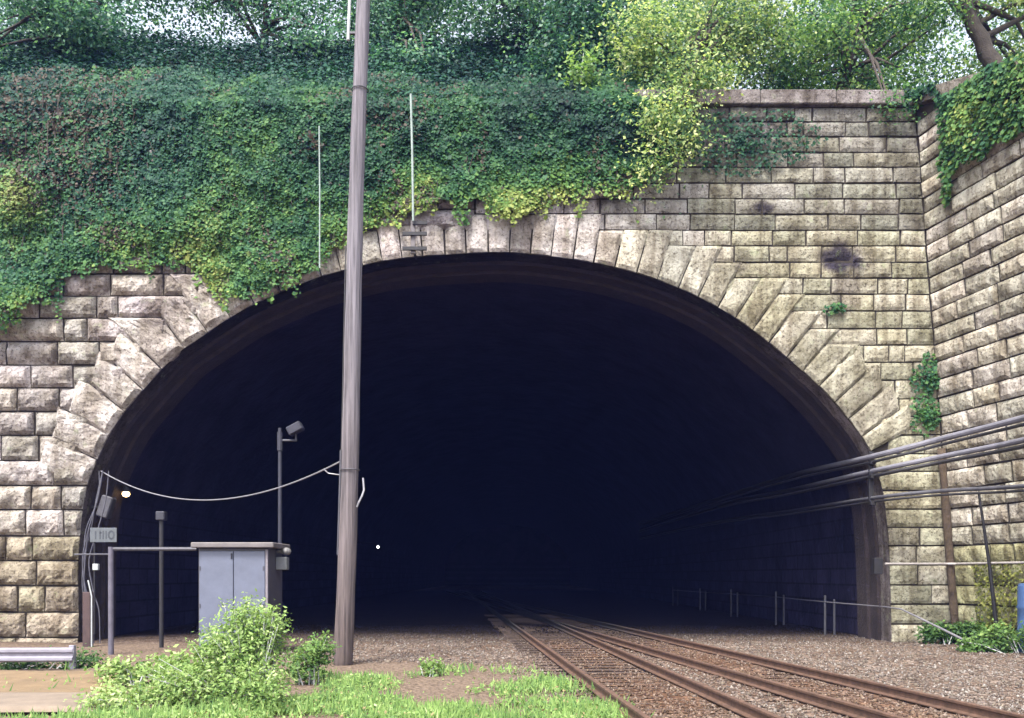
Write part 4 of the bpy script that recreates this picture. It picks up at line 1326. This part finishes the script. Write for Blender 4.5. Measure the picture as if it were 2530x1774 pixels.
# ------------------------------------------------------------------ weeds and grass
FRESH = [(.016,.046,.015),(.042,.095,.028),(.085,.165,.045),(.155,.25,.066),(.26,.36,.115),(.42,.49,.25)]
def weed(name, label, cat, base, blobs, n, size=(.05, .11), pal=FRESH, t0=.5, stems=14, group=None, tilt=.6):
    b0 = Vector(base)
    t = empty(name, b0, label, cat, group)
    mb = MB()
    tips = []
    for k in range(stems):
        bl = blobs[k % len(blobs)]
        c = Vector(bl[0]); r = bl[1]
        tip = c+Vector((random.uniform(-.8, .8)*r[0], random.uniform(-.8, .8)*r[1], random.uniform(.1, .95)*r[2]))
        st = Vector((b0.x+(c.x-b0.x)*.5+random.uniform(-.15, .15), b0.y+(c.y-b0.y)*.5+random.uniform(-.15, .15), -.02))
        md = st.lerp(tip, .55)+Vector((random.uniform(-.06, .06), random.uniform(-.06, .06), .05))
        mb.tube([st, md, tip], [.012, .009, .003], 5)
        tips.append((st, md, tip))
    mb.col = (.10, .14, .05)
    mb.build("stem", attr_mat("stem_green"), t)
    P_, Nn, C = [], [], []
    tot = sum(b[2] for b in blobs)
    for (st, md, tip) in tips:
        m = 26
        f = rng.random((m, 1))
        p = np.array(md)*(1-f)+np.array(tip+(tip-md)*.25)*f
        P_.append(p+rng.normal(size=(m, 3))*.03); Nn.append(np.array([0, -.3, .8])+rng.normal(size=(m, 3))*tilt)
        C.append(pal_mix(m, pal, .09, np.full(m, t0+.12)))
    for (c, r, w) in blobs:
        m = int(n*w/tot)
        nc = max(5, m//14)
        d = rng.normal(size=(nc, 3)); d /= np.linalg.norm(d, axis=1, keepdims=True)
        cc = np.array(c)+d*rng.random((nc, 1))**.5*np.array(r)
        for i in range(nc):
            p = cc[i]+rng.normal(size=(14, 3))*np.array([.085, .085, .075])
            P_.append(p); Nn.append(np.array([0, -.3, .8])+d[i]*.4+rng.normal(size=(14, 3))*tilt)
            C.append(pal_mix(14, pal, .09, np.full(14, t0+.25*(rng.random()-.5)+.15*d[i][2])))
    p = np.concatenate(P_); p[:, 2] = np.maximum(p[:, 2], .02)
    leaves("foliage", p, np.concatenate(Nn), rng.uniform(*size, len(p)), np.concatenate(C), M_WEED, t, aspect=.5)
    return t
weed("bush", "tall bushy light green weed standing in front of the cabinet", "bush", (-3.55, 12.2, 0),
     [((-3.9,12.0,.33),(.95,.6,.42),4), ((-3.65,12.1,.75),(.62,.45,.42),3.4), ((-3.6,12.2,1.12),(.40,.3,.33),2.4), ((-4.5,12.0,.3),(.6,.5,.32),2), ((-3.3,11.5,.3),(.45,.4,.38),1.8), ((-4.1,12.1,.75),(.28,.25,.3),.8), ((-3.35,12.1,1.0),(.25,.25,.3),.8)], 10500, (.032, .085), t0=.62, stems=110)
weed("bush", "small leafy green bush between the cabinet and the utility pole", "bush", (-3.35, 14.6, 0),
     [((-3.4,14.6,.35),(.32,.3,.35),2), ((-3.15,14.6,.62),(.2,.2,.2),.8)], 1000, (.05, .11), t0=.42, stems=12)
weed("weed", "pale sprawling weeds at the foot of the pipe stand", "weed", (-5.9, 14.2, 0),
     [((-6.3,14.4,.22),(.45,.35,.25),2), ((-5.5,14.5,.28),(.45,.3,.28),2), ((-4.8,14.6,.25),(.5,.3,.25),1.5)], 2000, (.05, .12), t0=.62, stems=20)
weed("weed", "low spreading weeds beside the end of the concrete path edge", "weed", (-4.9, 12.3, 0),
     [((-5.5,12.3,.12),(.5,.6,.16),2.5), ((-4.4,11.9,.14),(.5,.4,.2),2), ((-5.3,11.6,.1),(.4,.3,.13),1.2)], 2400, (.04, .09), t0=.72, stems=12)
weed("weed", "dark scrubby weeds under the guardrail", "weed", (-9.2, 17.0, 0),
     [((-9.6,17.1,.12),(1.2,.3,.2),2), ((-8.3,17.2,.15),(.35,.3,.2),1)], 1500, (.05, .1), t0=.2, stems=10)
weed("weed", "small bright tuft on the ballast beside the utility pole foot", "weed", (-1.45, 15.9, 0),
     [((-1.45,15.9,.12),(.22,.2,.15),1)], 260, (.05, .1), t0=.55, stems=6)
weed("weed", "dark green leafy plants at the foot of the corner drainpipe", "weed", (11.3, 22.7, 0),
     [((11.2,23.2,.26),(.6,.3,.26),2), ((11.9,22.9,.30),(.5,.3,.30),2)], 2400, (.07, .15), t0=.22, stems=16)
weed("weed", "green leafy plants in front of the blue drum by the wing wall", "weed", (12.0, 20.3, 0),
     [((11.5,20.8,.3),(.6,.3,.35),2), ((12.0,20.1,.42),(.55,.3,.45),2), ((11.0,20.9,.12),(.5,.3,.15),1)], 2600, (.06, .14), t0=.38, stems=16)
def moss_wing():
    n = 2600
    s = rng.uniform(.9, 4.2, n); z = rng.random(n)**1.2*2.0+.1
    k = rng.random(n) < .2+.9*fbm(s*2, z*2, 4.)
    s, z = s[k], z[k]; n = len(s)
    d = .07+rng.random(n)*.07
    pos = np.stack([12.0-.078*(z-.5)+.228*s-.975*d, PY-s-.22*d, z], -1)
    col = pal_mix(n, [(.10,.12,.03),(.20,.22,.05),(.30,.30,.09)], .3)
    o = leaves("wall_plant", pos, np.array([[-1, -.3, .3]])+rng.normal(size=(n, 3))*.4, rng.uniform(.05, .10, n), col, M_WEED, aspect=.9)
    tag(o, "yellow-green mossy growth low on the wing wall behind the blue drum", "moss", kind="stuff")
moss_wing()
def grass():
    n = 120000
    Y = 10.2+rng.random(n)**1.2*7.6; X = rng.uniform(-12, 3.2, n)
    ed = 1.75 - 0.20*(Y-10.3)
    cov = fbm(X*.85+2, Y*.85, 21., 4)
    dens = .8*np.clip((cov-.49)*5.5+.05*(12.5-Y)+.9*(fbm(X*3.2, Y*3.2, 51., 2)-.5), 0.01, 1)*np.clip((ed-X)/.6+.3, 0, 1)*np.clip((17.2-Y)/2.5, 0, 1)
    onpath = (X < -5.6-.35*(Y-12.5)) & (Y > 11.25) & (Y < 16.4)
    dens = np.where(onpath, .015, dens)
    m = (rng.random(n) < dens) & (X > -Y*.62) 
    X, Y, cov = X[m], Y[m], cov[m]; n = len(X)
    hgt = .03+.13*rng.random(n)**1.6*np.clip((cov-.4)*4, .25, 1.3)
    z = ground_z(X, Y)+hgt
    col = pal_mix(n, FRESH, .12, .50+.5*(fbm(X*1.1, Y*1.1, 33.)-.3))
    col[rng.random(n) < .06] = np.array([.30, .24, .12])
    nr = np.stack([rng.normal(size=n)*.6, -.35+rng.normal(size=n)*.5, .7*np.ones(n)], -1)
    o = leaves("ground_cover", np.stack([X, Y, z], -1), nr, rng.uniform(.035, .085, n), col, M_WEED, aspect=.5)
    tag(o, "patchy bright green low weeds growing over the gravel", "weeds", kind="stuff")
    k = rng.random(n) < .55
    bx_, by_ = X[k], Y[k]; m = len(bx_)
    h = rng.uniform(.06, .24, m)*np.clip((cov[k]-.38)*5, .4, 1.2)
    tn = np.stack([rng.normal(size=m)*.25, rng.normal(size=m)*.25, np.ones(m)*1.6], -1)
    o = leaves("grass", np.stack([bx_+rng.normal(size=m)*.05, by_+rng.normal(size=m)*.05, ground_z(bx_, by_)+h*.45], -1), np.stack([rng.normal(size=m)*.5, -np.ones(m), .2*np.ones(m)], -1), h,
               pal_mix(m, FRESH, .12, np.full(m, .55)), M_WEED, aspect=.10, tan=tn)
    tag(o, "thin bright grass blades standing among the low weeds on the gravel", "grass", kind="stuff")
grass()

# ------------------------------------------------------------------ faint bluish haze added to lift the darks towards navy
m = bpy.data.materials.new("air"); m.use_nodes = True
nt = m.node_tree
nt.nodes.remove(nt.nodes["Principled BSDF"])
pv = nt.nodes.new("ShaderNodeVolumePrincipled")
pv.inputs["Color"].default_value = (0.22, 0.30, 1.0, 1)
pv.inputs["Density"].default_value = 0.00042
nt.links.new(pv.outputs[0], nt.nodes["Material Output"].inputs["Volume"])
mb = MB(); mb.box((-155, -125, -1.6), (155, 165, 33))
tag(mb.build("haze", m), kind="stuff")
